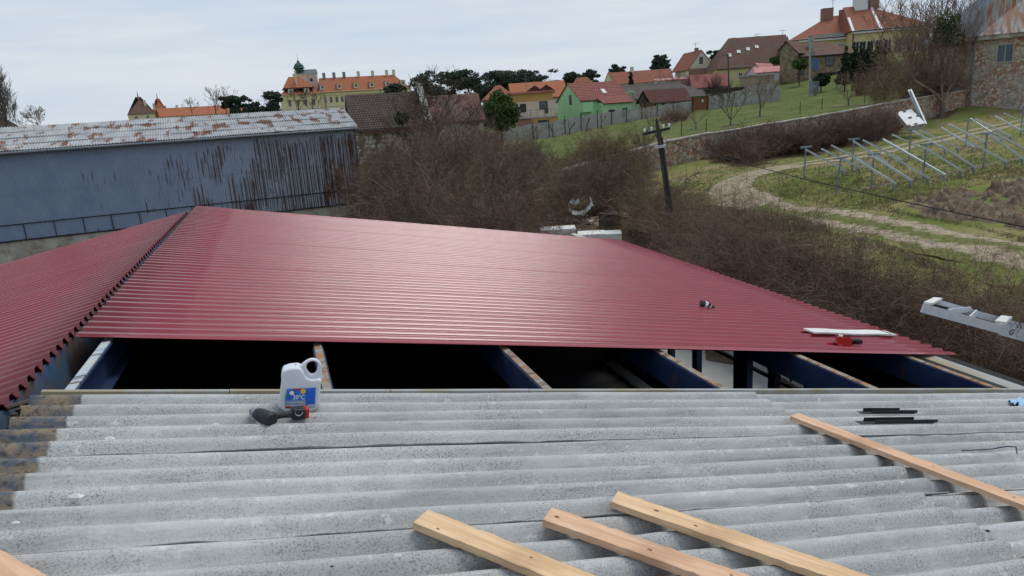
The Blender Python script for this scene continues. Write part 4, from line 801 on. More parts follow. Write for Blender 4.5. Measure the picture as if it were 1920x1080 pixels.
t = MB(); t.beam(nA+nd*(L1*.55)+np.array([0, .02, .0]), fA+nd*(L1*.50)+np.array([0, 0, .01]), .02, .10); t.build('cross_plate', 'alu', ld)
t = MB(); t.beam(nA+nd*(L1*.3)+np.array([0, .33, .035]), nA+nd*(L1*.62)+np.array([0, .38, .045]), .10, .045); t.build('hoist_hook', 'dark', ld)
t = MB(); t.beam(nA+nd*(L1*.55)+np.array([0, .40, .05]), nA+nd*(L1*.72)+np.array([0, .40, .03]), .05, .03); t.build('pulley', 'white', ld)
n2s = nB+nd*.03+np.array([0, .09, .02]); t = MB(); t.beam(n2s, n2s+nd*7.3, .03, .17); r2 = t.build('outer_rail', 'alu', ld)
f2s = fB+np.array([0, -.05, .0]); t = MB(); t.beam(f2s, f2s+nd*7.3, .03, .14); t.build('outer_rail', 'alu', ld)
for k in range(1, 14):
    t = MB(); t.tube(n2s+nd*(k*.5)-np.array([0, 0, .08]), f2s+nd*(k*.5)-np.array([0, 0, .07]), .018, n=8); t.build('rung', 'alu', ld)
# letter on the rail
yv = np.cross(nd, (0, 1, 0)); g_ = text_mesh('rail_lettering', 'G', .13, 'dark', r2, (0, 0, 0), ext=.0006)
px_ = n2s+nd*.13-np.array([0, .0185, .0])-np.array([0, 0, .135]); ex_ = nd; ez_ = np.array([0, -1., 0]); ey_ = np.cross(ez_, ex_)
g_.matrix_world = Matrix(((ex_[0], ey_[0], ez_[0], px_[0]), (ex_[1], ey_[1], ez_[1], px_[1]), (ex_[2], ey_[2], ez_[2], px_[2]), (0, 0, 0, 1)))
# ================================================================== BARN
bx0, by0 = -16.12, 48.62
ang = math.atan2(50.4-48.62, 5.42+16.12)
BL = math.hypot(5.42+16.12, 50.4-48.62)+10.1
bo = np.array([bx0-10*math.cos(ang), by0-10*math.sin(ang), 0]); ZBB = CAMZ-5.6; ZBT = CAMZ-.36
barn = Th('metal_barn', 'long barn of rusty blue corrugated sheets under a rust patched metal roof', 'barn', (*bo[:2], 0), ang)
def corr(x0, x1, z0, z1, y, pitch=.15, amp=.028, sheetgap=None):
    n = int((x1-x0)/pitch)*8; xs = np.linspace(x0, x1, n+1); ys = y-amp*np.cos(2*math.pi*xs/pitch)
    V = np.concatenate([np.stack([xs, ys, np.full(n+1, z0)], 1), np.stack([xs, ys, np.full(n+1, z1)], 1)]); i = np.arange(n); F = np.stack([i, i+1, i+n+2, i+n+1], 1); return V, F
def wallsheet(name, x0, x1, z0, z1, y, m):
    V, F = corr(x0, x1, z0, z1, y); return np_mesh(name, V, F, m, barn, smooth=True)
zm = ZBB+2.75
wallsheet('wall_sheet', 0, BL, zm, ZBT, -.03, 'barnwall'); wallsheet('wall_sheet', 0, BL, ZBB+.95, zm+.05, .0, 'barnwall')
wallsheet('wall_sheet', 0, BL, ZBB, ZBB+1.0, .03, 'barnwall')
V, F = corr(0, BL, 0, 1, 0)
t = MB(); t.box(0, BL, -.09, -.02, ZBB-.07, ZBB+.02); t.box(0, BL, -.05, -.02, ZBB+.92, ZBB+.97)
for x in np.arange(.5, BL-10.5, 1.55): t.box(x, x+.04, -.045, -.01, ZBB, ZBB+.93)
t.build('sill_rail', 'rustdk' if 'rustdk' in M else 'dark', barn)
t = MB(); t.box(-.1, BL+.15, -.02, .5, -2.5, ZBB-.05); t.box(BL-.25, BL+.15, .5, 10, -2.5, ZBB-.05); t.build('stone_base', 'stonebase', barn)
D = 9.0; RISE = 1.42
t = MB(); t.poly([(BL, .06, ZBB), (BL, D, ZBB), (BL, D, ZBT), (BL, D/2+.25, ZBT+RISE-.12), (BL, .06, ZBT-.05)]); t.quad((0, D, ZBB), (BL, D, ZBB), (BL, D, ZBT), (0, D, ZBT)); t.build('end_wall', 'barnwall', barn)
t = MB(); t.box(BL-.05, BL+.05, -.09, .0, -.3, ZBT); t.build('corner_post', 'wood', barn)
def roofslope(y0, z0, y1, z1):
    n = int((BL+.6)/.15)*8; xs = np.linspace(-.2, BL+.22, n+1); rows = 4; V = []
    dy, dz = y1-y0, z1-z0; L = math.hypot(dy, dz); nv = np.array([0, -dz/L, dy/L])*(1 if dy > 0 else -1)
    for k in range(rows):
        for tt, lift in ((k/rows-.01*(k > 0), .035), ((k+1)/rows, 0)):
            off = .03*np.cos(2*math.pi*xs/.15)+lift+.012*np.sin(xs*.8+k*2)
            V.append(np.stack([xs, y0+dy*tt+nv[1]*off, z0+dz*tt+nv[2]*off], 1))
    K = n+1; F = []
    for k in range(rows): i = np.arange(n); b = 2*k*K; F.append(np.stack([b+i, b+i+1, b+K+i+1, b+K+i], 1))
    return np.concatenate(V), np.concatenate(F)
for a in ((-.45, ZBT-.02, D/2, ZBT+RISE), (D+.45, ZBT-.02, D/2, ZBT+RISE)):
    V, F = roofslope(*a); np_mesh('roof', V, F, 'barnroof', barn, smooth=True)
t = MB(); t.box(-.2, BL+.2, -.47, -.28, ZBT-.20, ZBT-.06); t.tube((-.2, -.52, ZBT-.12), (BL+.2, -.52, ZBT-.12), .07, n=8); t.build('gutter', 'galv_dk', barn)

# ================================================================== HOUSES
def setup(Apx, r, phi, Bx):
    A = P(*Apx, r); az = math.atan2(A[0], A[1]) ; v = np.array([math.cos(az), -math.sin(az)]) # right of the sight line
    fwd = np.array([math.sin(az), math.cos(az)]); d = v*math.cos(math.radians(phi))+fwd*math.sin(math.radians(phi))
    lo, hi = .5, 200.
    for _ in range(40):
        L = (lo+hi)/2; x = proj((A[0]+d[0]*L, A[1]+d[1]*L, A[2]))[0]
        if x < Bx: lo = L
        else: hi = L
    return A, math.atan2(d[1], d[0]), L
def window(t, par, x, z, w_, h_, glass='glassd', fm='white', y=0, proud=.05, mull=1):
    f = MB(); b = .09
    f.box(x-w_/2-b, x+w_/2+b, y-proud, y+.02, z, z+b); f.box(x-w_/2-b, x+w_/2+b, y-proud-.04, y+.02, z-h_-b, z-h_); f.box(x-w_/2-b, x-w_/2, y-proud, y+.02, z-h_, z); f.box(x+w_/2, x+w_/2+b, y-proud, y+.02, z-h_, z)
    if mull: f.box(x-.03, x+.03, y-proud+.01, y+.02, z-h_, z)
    o = f.build('window', fm, par); g = MB(); g.quad((x-w_/2, y-.015, z-h_), (x+w_/2, y-.015, z-h_), (x+w_/2, y-.015, z), (x-w_/2, y-.015, z)); g.build('pane', glass, o); return o
def endwindow(par, y, z, w_, h_, x=0, glass='glassd', fm='white'):       # on the end wall x = const
    s = -1 if x <= 0 else 1; f = MB(); b = .09; xa, xb = sorted((x, x+s*.05))
    f.box(xa, xb, y-w_/2-b, y-w_/2, z-h_-b, z+b); f.box(xa, xb, y+w_/2, y+w_/2+b, z-h_-b, z+b); f.box(xa, xb, y-w_/2, y+w_/2, z, z+b); f.box(xa, xb, y-w_/2, y+w_/2, z-h_-b, z-h_)
    o = f.build('window', fm, par); g = MB(); xg = x+s*.015; g.quad((xg, y-w_/2, z-h_), (xg, y+w_/2, z-h_), (xg, y+w_/2, z), (xg, y-w_/2, z)); g.build('pane', glass, o); return o
def house(name, label, cat, Apx, r, phi, Bx, D, H, rise, wall, roof, kind='gable', oh=.35, hipin=None, group=None, chimneys=(), wins=(), ends=(), trim=None, ridge_off=.5, wn='white'):
    A, rz, L = setup(Apx, r, phi, Bx); zE = A[2]
    h = Th(name, label, cat, (A[0], A[1], zE), rz, group); h.L = L; h.D = D
    t = MB(); low = -H-4
    for a, b in (((0, 0), (L, 0)), ((L, 0), (L, D)), ((L, D), (0, D)), ((0, D), (0, 0))): t.quad((*a, low), (*b, low), (*b, 0), (*a, 0))
    yr = D*ridge_off
    if kind == 'gable':
        t.tri((0, 0, 0), (0, yr, rise), (0, D, 0)); t.tri((L, 0, 0), (L, D, 0), (L, yr, rise))
    if kind == 'cross': t.tri((0, 0, 0), (L, 0, 0), (L/2, 0, rise)); t.tri((L, D, 0), (0, D, 0), (L/2, D, rise))
    t.build('wall', wall, h)
    th = .14; q = MB(); k = rise/max(yr, .1)
    def slab(a, b, c, d):
        a, b, c, d = [np.array(p, float) for p in (a, b, c, d)]; u = np.array([0, 0, th]); q.quad(a+u, b+u, c+u, d+u); q.quad(d, c, b, a)
        for s_, e_ in ((a, b), (b, c), (c, d), (d, a)): q.quad(s_, e_, e_+u, s_+u)
    if kind == 'gable':
        k2 = rise/max(D-yr, .1)
        slab((-oh, -oh, -oh*k), (L+oh, -oh, -oh*k), (L+oh, yr, rise), (-oh, yr, rise)); slab((L+oh, D+oh, -oh*k2), (-oh, D+oh, -oh*k2), (-oh, yr, rise), (L+oh, yr, rise))
    elif kind == 'hip':
        hi_ = hipin if hipin is not None else D/2; hl, hr = (hi_ if isinstance(hi_, tuple) else (hi_, hi_)); k = rise/yr; z0 = -oh*k
        a, b, c, d = (-oh, -oh, z0), (L+oh, -oh, z0), (L+oh, D+oh, z0), (-oh, D+oh, z0); e, f = (hl, yr, rise), (L-hr, yr, rise)
        q.quad(a, b, f, e); q.quad(c, d, e, f); q.tri(b, c, f); q.tri(d, a, e); q.quad(a, d, c, b)
        q.box(-oh, L+oh, -oh-.02, -oh+.1, z0-.16, z0-.005)
    elif kind == 'cross':
        kk = rise/(L/2)
        slab((-oh, -oh, -oh*kk), (L/2, -oh, rise), (L/2, D+oh, rise), (-oh, D+oh, -oh*kk)); slab((L/2, -oh, rise), (L+oh, -oh, -oh*kk), (L+oh, D+oh, -oh*kk), (L/2, D+oh, rise))
    elif kind == 'flat': q.box(-oh, L+oh, -oh, D+oh, .005, .3)
    elif kind == 'shed': slab((-oh, -oh, 0), (L+oh, -oh, 0), (L+oh, D+oh, rise), (-oh, D+oh, rise))
    h.roof = q.build('roof', roof, h)
    if kind in ('gable', 'hip') and r < 200: gq = MB(); gq.tube((-oh, -oh-.07, -oh*k-.02), (L+oh, -oh-.07, -oh*k-.02), .075, n=6); gq.build('gutter', 'dark', h)
    for c in chimneys:
        x, y, z0, z1, sz, cm = c; c_ = MB(); c_.box(x*L-sz/2, x*L+sz/2, y*D-sz/2, y*D+sz/2, z0, z1); c_.box(x*L-sz/2-.06, x*L+sz/2+.06, y*D-sz/2-.06, y*D+sz/2+.06, z1+.002, z1+.12); c_.build('chimney', cm, h.roof)
    for x, z, w_, hh in wins: window(None, h, x*L, -z, w_, hh, fm=wn)
    for e_ in ends: endwindow(h, e_[0]*D, -e_[1], e_[2], e_[3], x=(0 if len(e_) < 5 else e_[4]*L), fm=wn)
    return h
def px2m(d, n): return n/1303*d
# --- castle
R = 350; pm = R/1303
cA = P(527.5, 177, R)
c_ = house('castle_wing', 'long pale yellow castle wing with orange tiled roof and a green copper bell tower', 'castle', (599, 172, ), R, 4, 768, 13, 22, 6.4, 'yellowp', 'tileorange', 'hip', .5, hipin=(1, 6),
           chimneys=[(x, .5, 6, 8.6, 1.3, 'galv_dk' if i < 3 else 'cream') for i, x in enumerate((.08, .19, .30, .46, .62, .78, .86))])
L = c_.L
for i, x in enumerate((655, 740*0+865, 1075, 1278, 1483, 1687)):
    fx = (x/6.836+510-599)/(768-599)*L; d = MB(); zb = 1.2
    d.box(fx-1.1, fx+1.1, .6, 3.8, zb-.4, zb+1.9); dm = d.build('dormer', 'cream', c_.roof if False else c_)
    g = MB(); g.quad((fx-.55, .58, zb+.2), (fx+.55, .58, zb+.2), (fx+.55, .58, zb+1.4), (fx-.55, .58, zb+1.4)); g.build('pane', 'glassd', dm)
    g = MB(); g.quad((fx-1.3, .4, zb+1.9), (fx+1.3, .4, zb+1.9), (fx+1.3, 4.6, zb+2.5), (fx-1.3, 4.6, zb+2.5)); g.build('dormer_roof', 'tileclay', dm)
for i, x in enumerate((670, 740, 812, 880, 950, 1018, 1088, 1155, 1225, 1292, 1360, 1428, 1500, 1570, 1640, 1700)):
    fx = (x/6.836+510-599)/(768-599)*L
    window(None, c_, fx, -2.6, 1.15, 2.6, 'glassd' if 1 <= i <= 4 else 'glassl', 'cream', proud=.1); 
    d = MB(); d.box(fx-1.1, fx+1.1, -.3, 0, -1.9, -1.65); d.build('window_hood', 'yellow', c_)
    window(None, c_, fx, -8.6, 1.15, 2.2, 'glassd', 'cream', proud=.1)
d = MB(); d.box(0, L, -.35, -.005, -.7, -.1); d.box(0, L, -.2, -.005, -6.9, -6.5); d.build('cornice', 'cream', c_)
for x in (.05, .66): d = MB(); d.tube((x*L, -.3, -20), (x*L, -.3, -.7), .12, n=6); d.build('downpipe', 'wood', c_)
pv = house('castle_pavilion', 'square castle pavilion with stepped orange roof at the left end of the long wing', 'castle', (528, 177.5), R-3, 4, 599, 15, 22, 2.9, 'yellowp', 'tileorange', 'hip', .5, hipin=(3, 3), ridge_off=.5)
Lp = pv.L
q = MB()
z0 = 1.9
def frust(q, x0, x1, y0, y1, za, X0, X1, Y0, Y1, zb):
    a = [(x0, y0, za), (x1, y0, za), (x1, y1, za), (x0, y1, za)]; b = [(X0, Y0, zb), (X1, Y0, zb), (X1, Y1, zb), (X0, Y1, zb)]
    for i in range(4): q.quad(a[i], a[(i+1) % 4], b[(i+1) % 4], b[i])
    q.poly(b); q.poly(a[::-1])
frust(q, 1.6, Lp-2.2, 1.6, 13.4, 2.9, 4.6, Lp-7.2, 6.5, 8.5, 8.0); q.build('upper_roof', 'tileorange', pv)
d = MB(); d.box(1.4, Lp-2.0, 1.4, 13.6, 2.3, 2.9); d.build('roof_step', 'browntimber', pv)
for x in (243, 448):
    fx = (x/6.836+510-527.5)/(599-527.5)*Lp; d = MB(); d.box(fx-1.1, fx+1.1, -.1, 2.6, .3, 2.2); dm = d.build('dormer', 'cream', pv); g = MB(); g.quad((fx-.5, -.12, .6), (fx+.5, -.12, .6), (fx+.5, -.12, 1.8), (fx-.5, -.12, 1.8)); g.build('pane', 'glassd', dm)
for x in (208, 310, 415, 518):
    fx = (x/6.836+510-527.5)/(599-527.5)*Lp; window(None, pv, fx, -2.8, 1.2, 2.6, 'glassd', 'cream', proud=.1); window(None, pv, fx, -8.8, 1.2, 2.2, 'glassd', 'cream', proud=.1)
d = MB(); d.box(0, Lp, -.35, -.005, -.7, -.1); d.box(0, Lp, -.2, -.005, -6.9, -6.5); d.build('cornice', 'cream', pv)
d = MB(); d.box(7.2, 8.0, 2.9, 4.0, 3.5, 10.5); d.build('chimney', 'cream', pv)
# bell tower
def up_at(px, py, r): p = P(px, py, r); return p
tb = P(563, 147.5, R+12)
bt = Th('bell_tower', 'green copper onion domed bell tower with a spire above the orange castle roof', 'tower', tuple(tb), math.radians(0))
d = MB(); d.box(-3, 3, -3, 3, -8, 1.6); d.box(-3.3, 3.3, -3.3, 3.3, 1.6, 1.95); d.build('shaft', 'cream', bt)
q = MB()
def ring(q, prof, n=8, rot=math.pi/8):
    for (r0, z0), (r1, z1) in zip(prof[:-1], prof[1:]):
        for k in range(n):
            a0, a1 = 2*math.pi*k/n+rot, 2*math.pi*(k+1)/n+rot
            q.quad((r0*math.cos(a0), r0*math.sin(a0), z0), (r0*math.cos(a1), r0*math.sin(a1), z0), (r1*math.cos(a1), r1*math.sin(a1), z1), (r1*math.cos(a0), r1*math.sin(a0), z1))
ring(q, [(r_*.72, 2+(z_-2)*.58) for r_, z_ in [(4.9, 2.0), (3.2, 3.0), (3.0, 6.3), (3.9, 6.5), (4.0, 6.9), (3.4, 7.6), (3.2, 8.8), (2.3, 10.2), (1.1, 11.0), (.8, 11.6), (1.0, 12.0), (.7, 12.5), (.3, 13), (.12, 14), (.05, 19)]]); q.build('cupola', 'cupola', bt)
for k in range(4):
    a = k*math.pi/2; g = MB(); c0 = np.array([math.sin(a), -math.cos(a), 0]); sd_ = np.array([math.cos(a), math.sin(a), 0]); p0 = c0*2.14
    g.quad(p0-sd_*.6+[0, 0, 2.7], p0+sd_*.6+[0, 0, 2.7], p0+sd_*.6+[0, 0, 3.9], p0-sd_*.6+[0, 0, 3.9]); g.build('belfry_opening', 'dark', bt)
p = P(585, 152, R+14)
p[2] -= .3; h_ = Th('castle_stair_tower', 'small block with flat grey roof beside the green bell tower', 'tower', tuple(p)); d = MB(); d.box(-6.3, 2.6, -3, 3, -6, 3.4); d.build('wall', 'pinkstone', h_); d = MB(); frust(d, -6.6, 2.9, -3.3, 3.3, 3.4, -6.0, 2.6, -2, 2, 5.6); d.build('roof', 'galv_dk', h_); g = MB(); g.quad((-1, -3.02, 0), (0.2, -3.02, 0), (.2, -3.02, 1.4), (-1, -3.02, 1.4)); g.build('window', 'dark', h_)
# --- pyramid towers left
h = house('gate_tower', 'left castle gate tower with brown pyramid roof and two small windows', 'tower', (242, 213), 330, 3, 290, 11, 12, 6.6, 'yellowp', 'tilebrown', 'hip', .3, hipin=(5.7, 5.7), wins=[(.25, 1.2, 1, 1), (.7, 1.2, 1, 1)], chimneys=[(.70, .25, 2.5, 4.9, .9, 'cream')])
d = MB(); d.tube((h.L/2, 5.5, 6.5), (h.L/2, 5.5, 9), .25, .05, 6); d.build('finial', 'dark', h)
h = house('gate_tower', 'right castle gate tower with orange pyramid roof, partly behind the brown one', 'tower', (286, 217), 338, 3, 318, 9, 12, 7.0, 'yellowp', 'tileorange', 'hip', .3, hipin=(4, 4), chimneys=[(.2, .2, 2.0, 4.9, .9, 'cream'), (.85, .3, 1.5, 3.8, .8, 'cream')])
d = MB(); d.tube((h.L/2, 4.5, 6.8), (h.L/2, 4.5, 9.2), .25, .05, 6); d.build('finial', 'dark', h)
house('castle_stable', 'long low orange tiled roof running between the gate towers and the pines', 'building', (300, 219), 333, 6, 480, 11, 10, 3.4, 'yellowp', 'tileorange', 'gable', .3, chimneys=[(.2, .5, 3, 4.5, .8, 'cream')])
house('farm_building', 'dark roofed farm building at the far left edge behind the barn', 'building', (-40, 243), 120, 0, 36, 8, 6, 1.7, 'wood', 'tileold', 'hip', .3, hipin=(3, 3))
# --- ruin behind barn
h = house('ruined_outbuilding', 'old outbuilding with sagging brown tiled roof and crumbling whitewashed wall beside the barn', 'building', (664, 241), 66, 4, 800, 6.5, 9, 2.9, 'whiteruin', 'tileold', 'gable', .3)
t = MB(); t.box(h.L-.1, h.L+.55, -.3, 6.7, -5, .2); 
a = [(h.L-.1, -.35, -.1), (h.L+.5, -.35, -.1), (h.L+.5, 3.25, 3.5), (h.L-.1, 3.25, 3.5)]; t.quad(*a); t.box8([(h.L-.1, -.35, -.3), (h.L+.5, -.35, -.3), (h.L+.5, 3.3, 2.8), (h.L-.1, 3.3, 2.8), (h.L-.1, -.35, .35), (h.L+.5, -.35, .35), (h.L+.5, 3.3, 3.5), (h.L-.1, 3.3, 3.5)]); t.build('parapet', 'conc', h)
t = MB(); t.box(.6, h.L+.4, -.5, -.38, -.55, -.25); t.build('eave_beam', 'rustdk' if 'rustdk' in M else 'browntimber', h)
t = MB(); 
for x in (.35, .47): t.box(h.L*x, h.L*x+.7, -.03, -.005, -3.4, -2.3)
t.build('window_hole', 'dark', h)
house('old_cottage', 'long brown tiled roof half hidden by the big bare tree', 'building', (783, 230), 82, 5, 905, 7, 5, 2.8, 'stonebase', 'tilebrown', 'gable', .3)
# --- town houses
h = house('orange_house', 'two storey house with orange band under the flat roof and peach walls', 'house', (958, 177.5), 118, -3, 1036, 9, 7.5, 0, 'peach', 'redroof', 'flat', .45, wn='browntimber')
L = h.L
t = MB(); t.box(-.01, L+.01, -.04, -.003, -1.25, -.02); t.build('upper_band', 'orange', h)
px = 1/8; mm = 118/1303
for x0, x1, z0, z1 in ((110, 200, 370, 480), (400, 525, 350, 460), (480, 530, 455, 515)):
    xa, xb = ((x0/8+960-958)/78*L, (x1/8+960-958)/78*L); window(None, h, (xa+xb)/2, -((z0-222)/8*mm), xb-xa-.15, (z1-z0)/8*mm-.1, 'glassd', 'browntimber', mull=x0 < 200)
t = MB(); t.box(.8, L+.6, -3.2, 0, -3.95, -3.7); t.build('terrace_slab', 'panel', h)
t = MB(); t.box(3.2, L+.6, -3.1, -.02, -7, -3.95); t.build('terrace_block', 'orange', h); t = MB(); t.box(.8, 3.2, -2.9, -.1, -7, -3.95); t.build('terrace_stair', 'brick', h)
window(None, h, 5.0, -4.4, 1.4, .7, 'glassd', 'dark', y=-3.1)
for x in np.arange(.9, L+.5, 1.1): t = MB(); t.tube((x, -3.1, -3.7), (x, -3.1, -2.6), .03, n=5); t.build('railing_post', 'dark', h)
t = MB(); t.tube((.9, -3.1, -2.65), (L+.4, -3.1, -2.65), .02, n=5); t.build('railing', 'dark', h)
for fx in (.58, .86): t = MB(); t.tri((fx*L-1.3, -.46, .3), (fx*L+1.1, -.46, .3), (fx*L, -.46, 1.15)); t.quad((fx*L-1.4, -.5, .28), (fx*L, -.5, 1.2), (fx*L, 4, 1.2), (fx*L-1.4, 4, .28)); t.quad((fx*L, -.5, 1.2), (fx*L+1.3, -.5, .28), (fx*L+1.3, 4, .28), (fx*L, 4, 1.2)); t.build('roof_gable', 'tilemaroon', h)
h2 = house('orange_roofed_house', 'bright orange tiled roof behind the flat roofed orange house', 'house', (962, 186), 150, 6, 1064, 10, 8, 3.2, 'cream', 'tileorange', 'gable', .3)
# green house
R = 126
h = house('green_house', 'mint green gabled house with red tiled roof and a small skylight', 'house', (1088, 187.5), R, 40, 1177, 6.4, 9, 2.9, 'green', 'tilered', 'gable', .25, ends=[(.42, -.9, .45, 1.5), (.20, 3.1, .5, 1.4)], wn='browntimber')
L = h.L
t = MB(); t.box(L*.34, L, -1.5, -.002, -9, -.75); t.build('front_wing', 'green', h)
t = MB(); t.quad((L*.33, -1.8, -.95+.1), (L+.3, -1.8, -.95+.1), (L+.3, .3, .42), (L*.33, .3, .42)); t.quad((L*.33, -1.8, -.98), (L*.33, .3, .3), (L+.3, .3, .3), (L+.3, -1.8, -.98)); t.build('front_roof', 'tilered', h)
t = MB(); t.box(0, L*.2, -.7, -.002, -2.1, -.45); t.build('bay', 'green', h)
window(None, h, L*.13, -3.0, .8, 1.5, 'glassd', 'browntimber')
window(None, h, L*.80, -2.0, 1.1, .9, 'glassd', 'browntimber', y=-1.5); window(None, h, L*.52, -2.1, 1.4, .3, 'glassd', 'browntimber', y=-1.5)
k = 2.9/3.2; t = MB(); yq = .9; t.quad((L*.55, yq, yq*k+.2), (L*.63, yq, yq*k+.2), (L*.63, yq+.8, (yq+.8)*k+.2), (L*.55, yq+.8, (yq+.8)*k+.2)); t.build('skylight', 'white', h)
t = MB(); t.tube((.05, -.06, -9), (.05, -.06, -.1), .05, n=6); t.build('downpipe', 'dark', h)
h = house('green_annex', 'long low house with grey brown shingle roof and a pale ridge behind the maroon pavilion', 'house', (1130, 189), 138, 6, 1337, 9, 4, 2.6, 'green', 'tilegrey', 'hip', .3, hipin=(1, 6)); 
t = MB(); t.box(1, h.L-6, 4.35, 4.65, 2.55, 2.68); t.build('ridge_cap', 'panel', h.roof)
t = MB(); t.tube((5.2, -.5, .7), (5.2, -.46, .74), 1.0, 1.0, 16); t.tube((5.2, -.3, -1), (5.2, -.4, .6), .05, n=6)
tag(t.build('satellite_dish_face', 'white', h), None)
h = house('garden_pavilion', 'open timber pavilion with maroon shingle roof and pale green panels', 'pavilion', (1222, 189.5), 122, 28, 1292, 4.4, 2.6, 1.7, 'browntimber', 'tilemaroon', 'gable', .5, ends=[])
L = h.L
for x in (.12, .34, .70): t = MB(); t.box(x*L, x*L+.95, -.06, -.02, -1.9, -.35); t.build('panel', 'green', h)
for x in (0, .28, .62, .97): t = MB(); t.box(x*L, x*L+.18, -.12, -.03, -2.6, 0); t.build('post', 'browntimber', h)
t = MB(); t.poly([(-.52, .5, -.3), (-.52, 2.2, 1.35), (-.52, 3.9, -.3)]); t.build('gable_opening', 'dark', h)
h = house('red_roofed_house', 'house with bright red step tiled roof behind the concrete fence gate', 'house', (1300, 165), 150, 8, 1366, 8, 4, 2.5, 'white', 'tilered', 'gable', .3)
h = house('flat_annex', 'low white annex with pink red roof left of the red step tiled roof', 'building', (1236, 152.5), 160, 10, 1290, 6, 4, .6, 'white', 'redroof', 'shed', .3)
h = house('shed_row', 'dark open shed with a long flat roof behind the rough fence', 'shed', (1322, 171), 132, -2, 1392, 5, 3, 0, 'wood', 'dark', 'flat', .3); 
h = house('tan_garage', 'low tan rendered garage wall beside the dark shed', 'garage', (1387, 145), 140, -2, 1452, 6, 3, 0, 'tanwall', 'panel', 'flat', .15)
h = house('pink_gable_house', 'small white gabled house with a dark attic window above the tan garage', 'house', (1392, 146), 165, -20, 1440, 10, 4, 2.7, 'pink', 'redroof', 'cross', .3, wins=[(.55, -.5, .7, .9)])
house('red_shed', 'red sheet roofed shed at the foot of the stone clad house', 'shed', (1418, 138), 150, 4, 1473, 5, 3, 1.2, 'white', 'redroof', 'shed', .3)
h = house('tall_gable_house', 'house with tall clay roof and large cream gable under twin antennas', 'house', (1290, 129), 200, -42, 1341, 9, 6, 5.6, 'cream', 'tileclay', 'cross', .3, wins=[(.5, -1.9, .9, 1.6)], chimneys=[(.5, .7, 5, 6.6, .8, 'cream')]) if False else None
# gable facing right-front: long side on the left
A, rz, L = setup((1291, 129), 200, 18, 1341)
h = Th('tall_gable_house', 'house with tall clay roof and large cream gable under twin antennas', 'house', tuple(A), rz)
D, ri = 12.0, L*.62; skx = -1.0
t = MB(); t.quad((0, 0, 0), (L, 0, 0), (L, 0, -9), (0, 0, -9)); t.tri((0, 0, 0), (L, 0, 0), (L*.47, 0, ri)); t.quad((0, 0, -9), (0, D, -9), (0, D, 0), (0, 0, 0)); t.quad((L, 0, -9), (L, D, -9), (L, D, 0), (L, 0, 0)); t.build('gable_wall', 'cream', h)
t = MB(); t.box(0, L, -.06, -.003, -9, -.05); t.build('brick_storey', 'brick', h)
e1, e2 = np.array([-.3, -.3, -.4]), np.array([L*.47, -.3, ri]); e3 = np.array([L+.3, -.3, -.3]); dd_ = np.array([-1.0, D, 0])
t = MB()
for a, b in ((e1, e2), (e2, e3)):
    u = np.array([0, 0, .15]); t.quad(a+u, b+u, b+dd_+u, a+dd_+u); t.quad(a, a+dd_, b+dd_, b); t.quad(a, b, b+u, a+u); t.quad(a+dd_, a+dd_+u, b+dd_+u, b+dd_)
ro = t.build('roof', 'tileclay', h); t = MB(); t.box(L*.4, L*.4+.9, 3, 4, ri-1, ri+.9); t.build('chimney', 'brick', ro); window(None, h, L*.47, 2.9, 1.0, 1.9, 'glassd', 'white')
h = house('yellow_barn_house', 'large pale yellow house with huge brown tiled roof and small skylights', 'house', (1345, 127), 190, 14, 1490, 14, 7, 7.3, 'yellow', 'tilebrown', 'hip', .4, hipin=(4.5, .01), wins=[(x, 1.6, .9, 1.3) for x in (.3, .45, .6, .75)])
L = h.L; k = 7.3/7; t = MB(); t.tri((L+.42, .3, -.1), (L+.42, 13.7, -.1), (L+.42, 7, 7.0)); t.build('gable_face', 'yellowp', h)
for x, y in ((.17, 2.3), (.3, 3.0), (.43, 3.5), (.55, 3.9)): t = MB(); t.quad((x*L, y, y*k+.22), (x*L+.9, y, y*k+.22), (x*L+.9, y+.7, (y+.7)*k+.25), (x*L, y+.7, (y+.7)*k+.25)); t.build('skylight', 'white', h.roof)
house('long_clay_house', 'long low row with clay tiled roof behind the bare trees left of the tall gable', 'house', (1150, 158), 215, 5, 1262, 10, 6, 3.4, 'cream', 'tileclay', 'gable', .3, chimneys=[(.35, .5, 3, 4.6, 1, 'cream')])
h = house('yellow_gable_house', 'small yellow house with curved baroque gable in the middle of the town', 'house', (1133, 154), 205, -8, 1149, 9, 8, 2.6, 'yellowp', 'tileclay', 'cross', .2, wins=[(.5, 1.0, .8, 1.2)])
house('clay_roof_house', 'house with brown red roof just behind the green house', 'house', (1062, 178), 168, 4, 1130, 9, 6, 3.9, 'cream', 'tileclay', 'hip', .3, hipin=(3, 3))
house('clay_roof_cottage', 'cottage with clay roof behind the bright evergreen shrub', 'house', (905, 187), 150, 0, 968, 9, 6, 2.8, 'cream', 'tileclay', 'hip', .3, hipin=(3, 3))
